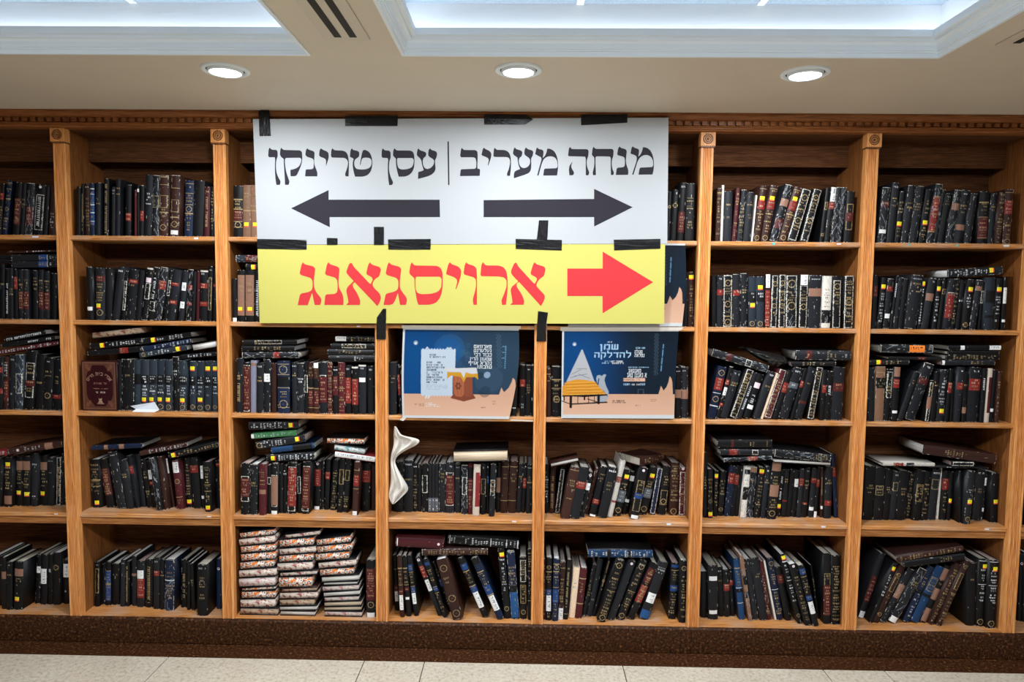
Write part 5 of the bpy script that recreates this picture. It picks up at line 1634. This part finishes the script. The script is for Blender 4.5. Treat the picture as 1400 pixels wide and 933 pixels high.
def fabric(name, rows, ncol, Yfun, material, th, sub=1, xmin=-9):
    m_ = MB(); vs = []
    for i, (px_l, px_r, y) in enumerate(rows):
        for k in range(ncol+1):
            t = k/ncol; x = px_l+(px_r-px_l)*t; yy = y(t) if callable(y) else y
            p = at_y(x, yy, Yfun(i/(len(rows)-1), t)); p[0] = max(p[0], xmin); vs.append(p)
    n = ncol+1; m_.add(vs, [(i*n+k, (i+1)*n+k, (i+1)*n+k+1, i*n+k+1) for i in range(len(rows)-1) for k in range(ncol)])
    o = m_.build(name, material, smooth=True)
    s = o.modifiers.new('thick', 'SOLIDIFY'); s.thickness = th; s.offset = 0
    if sub: s = o.modifiers.new('round', 'SUBSURF'); s.levels = s.render_levels = sub
    return o
CLOTH_M = plain('white_cotton', (.62, .58, .53), .85, .2, noise=.06, nscale=40, bump=.3)
cs = lambda x, y: (520+x/7.457, 575+y/7.457)
rows = []
for y, l, r in ((60, 143, 157), (85, 140, 172), (110, 138, 186), (140, 136, 205), (160, 135, 230), (176, 136, 330), (195, 138, 398), (215, 138, 402), (238, 136, 388), (262, 133, 352), (285, 128, 300), (310, 121, 250), (335, 114, 208), (360, 109, 178), (385, 106, 160), (410, 104, 150), (440, 103, 152), (470, 103, 164), (510, 103, 184), (550, 103, 206), (590, 101, 230), (630, 98, 256), (665, 92, 276), (695, 86, 286), (722, 82, 280), (750, 79, 252), (780, 80, 220), (810, 95, 190), (835, 110, 160), (856, 124, 136)):
    rows.append((cs(l, y)[0], cs(r, y)[0], cs(0, y)[1]))
def cloth_y(s, t):
    pinch = math.exp(-((s-.52)/.10)**2)
    return .030-.020*(1-pinch)*math.sin(math.pi*t)**.8+.011*math.sin(t*11+s*6+2*math.sin(s*7))*(1-.5*pinch)-.007*math.sin(t*5-s*11)+.004*math.sin(t*23+s*3)
o = fabric('cloth', rows, 20, cloth_y, CLOTH_M, .003, xmin=post_x(3)+.0305)
tag(o, 'crumpled white cloth hanging at the left end of the fourth shelf, fourth bay', 'cloth')
# black plastic bag
bs = lambda x, y: (980+x/11.667, 460+y/11.667)
BAG_M = plain('black_plastic', (.008, .008, .009), .16, .6, noise=.3, nscale=30, bump=.5)
rows = []; cols = ((330, 168, 192), (390, 166, 215), (450, 168, 250), (520, 172, 310), (600, 190, 370), (690, 210, 420), (780, 228, 470), (860, 240, 510), (930, 255, 540), (1000, 275, 530), (1060, 300, 505), (1110, 350, 495), (1150, 420, 500), (1185, 485, 502))
m_ = MB(); vs = []; nr = 12; rb_ = np.random.RandomState(4)
for i, (x, t_, b_) in enumerate(cols):
    for k in range(nr):
        a_ = 2*math.pi*k/nr; b2 = max(t_+14, b_-38); yy = (t_+b2)/2-(b2-t_)/2*math.sin(a_)
        Yd = .100-(.055 if 2 < i < 12 else .02)*math.cos(a_)+rb_.normal(0, .006)
        p = at_y(*bs(x+rb_.normal(0, 14), yy+rb_.normal(0, 6)), Yd); vs.append(p)
m_.add(vs, [(i*nr+k, (i+1)*nr+k, (i+1)*nr+(k+1) % nr, i*nr+(k+1) % nr) for i in range(len(cols)-1) for k in range(nr)]+[tuple(range(nr-1, -1, -1)), tuple((len(cols)-1)*nr+k for k in range(nr))])
o = m_.build('plastic_bag', BAG_M, smooth=False); s = o.modifiers.new('round', 'SUBSURF'); s.levels = s.render_levels = 2
tag(o, 'crumpled shiny black plastic bag lying on the books, third shelf, sixth bay', 'bag')
# folded sheet of paper lying on the shelf
SHEET_M = plain('white_paper', (.66, .70, .78), .6)
ps = lambda x, y: (105+x/7, 440+y/7)
zt = ZS[2]+.0006; Yp = .020
P_ = lambda x, y, Y: at_y(*ps(x, y), Y)
m_ = MB(); A0 = at_z(*ps(520, 866), zt); A1 = at_z(*ps(747, 866), zt); A0[1] = A1[1] = .019; B0 = P_(565, 838, .034); B1 = P_(790, 845, .030); T0 = P_(512, 808, .026); T1 = P_(743, 769, .030)
A0[2] = A1[2] = zt
m_.add([A0, A1, B1, B0, T0, T1], [(0, 1, 2, 3), (3, 2, 5, 4)]); o = m_.build('folded_paper', SHEET_M, fix=False); s = o.modifiers.new('thick', 'SOLIDIFY'); s.thickness = .0008
tag(o, 'folded white sheet of paper in front of the books, third shelf, second bay', 'paper')
# scraps of old labels stuck on the shelf edges
SCRAP_M = plain('label_scrap', (.66, .64, .70), .6); TEAL_M = plain('teal_dot', (.05, .42, .44), .5)
for (x, y, w, h, r, lb, mm) in ((48, 318.5, 9, 4.5, 0, 'pale label scrap on the top shelf edge, far left bay', SCRAP_M), (268, 324.6, 6, 2.6, 0, 'small pale label scrap on the top shelf edge, second bay', SCRAP_M), (286, 706, 6, 3, 3, 'small white label scrap on the fourth shelf edge, second bay', SCRAP_M), (76.5, 702.5, 5, 3, 3, 'small white label scrap on the fourth shelf edge, far left bay', SCRAP_M),
        (490, 446.8, 5, 2.6, 1, 'small white label scrap on the second shelf edge under the yellow sign, third bay', SCRAP_M), (703, 713, 6, 3, 3, 'white label scrap on the fourth shelf edge, fourth bay', SCRAP_M), (914.5, 714.6, 6, 3, 3, 'white label scrap on the fourth shelf edge, fifth bay', SCRAP_M), (1126, 718.6, 6, 3, 3, 'white label scrap on the fourth shelf edge, sixth bay', SCRAP_M),
        (1376, 336, 8, 3.2, 0, 'white label scrap on the top shelf edge, seventh bay', SCRAP_M), (1349.5, 723.5, 6, 3, 3, 'white label scrap on the fourth shelf edge, seventh bay', SCRAP_M), (1147, 333.4, 6, 2.6, 0, 'pale label scrap on the top shelf edge, sixth bay', SCRAP_M), (1058, 333.6, 3.6, 3.2, 0, 'tiny teal label dot on the top shelf edge, sixth bay', TEAL_M),
        (1243, 334.8, 3, 3, 0, 'left tiny teal label dot on the top shelf edge, seventh bay', TEAL_M), (1309, 335.6, 3, 3, 0, 'right tiny teal label dot on the top shelf edge, seventh bay', TEAL_M)):
    m_ = MB(); f = [at_y(x+a_*w/2, y+b_*h/2, .0112) for a_, b_ in ((-1, -1), (1, -1), (.9, 1), (-.95, .9))]
    z0 = ZS[r]-.0165; z1 = ZS[r]-.0045
    for p in f: p[2] = min(max(p[2], z0), z1)
    if f[0][2]-f[3][2] < .004:
        for p, zz in zip(f, (z1, z1, z0+.004, z0+.004)): p[2] = zz
    b_ = [p+np.array([0, .0007, 0]) for p in f]
    m_.add(f+b_, [(0, 1, 2, 3), (7, 6, 5, 4), (0, 4, 5, 1), (1, 5, 6, 2), (2, 6, 7, 3), (3, 7, 4, 0)]); tag(m_.build('label_scrap', mm), lb, 'label', 'label scraps on the shelf edges')
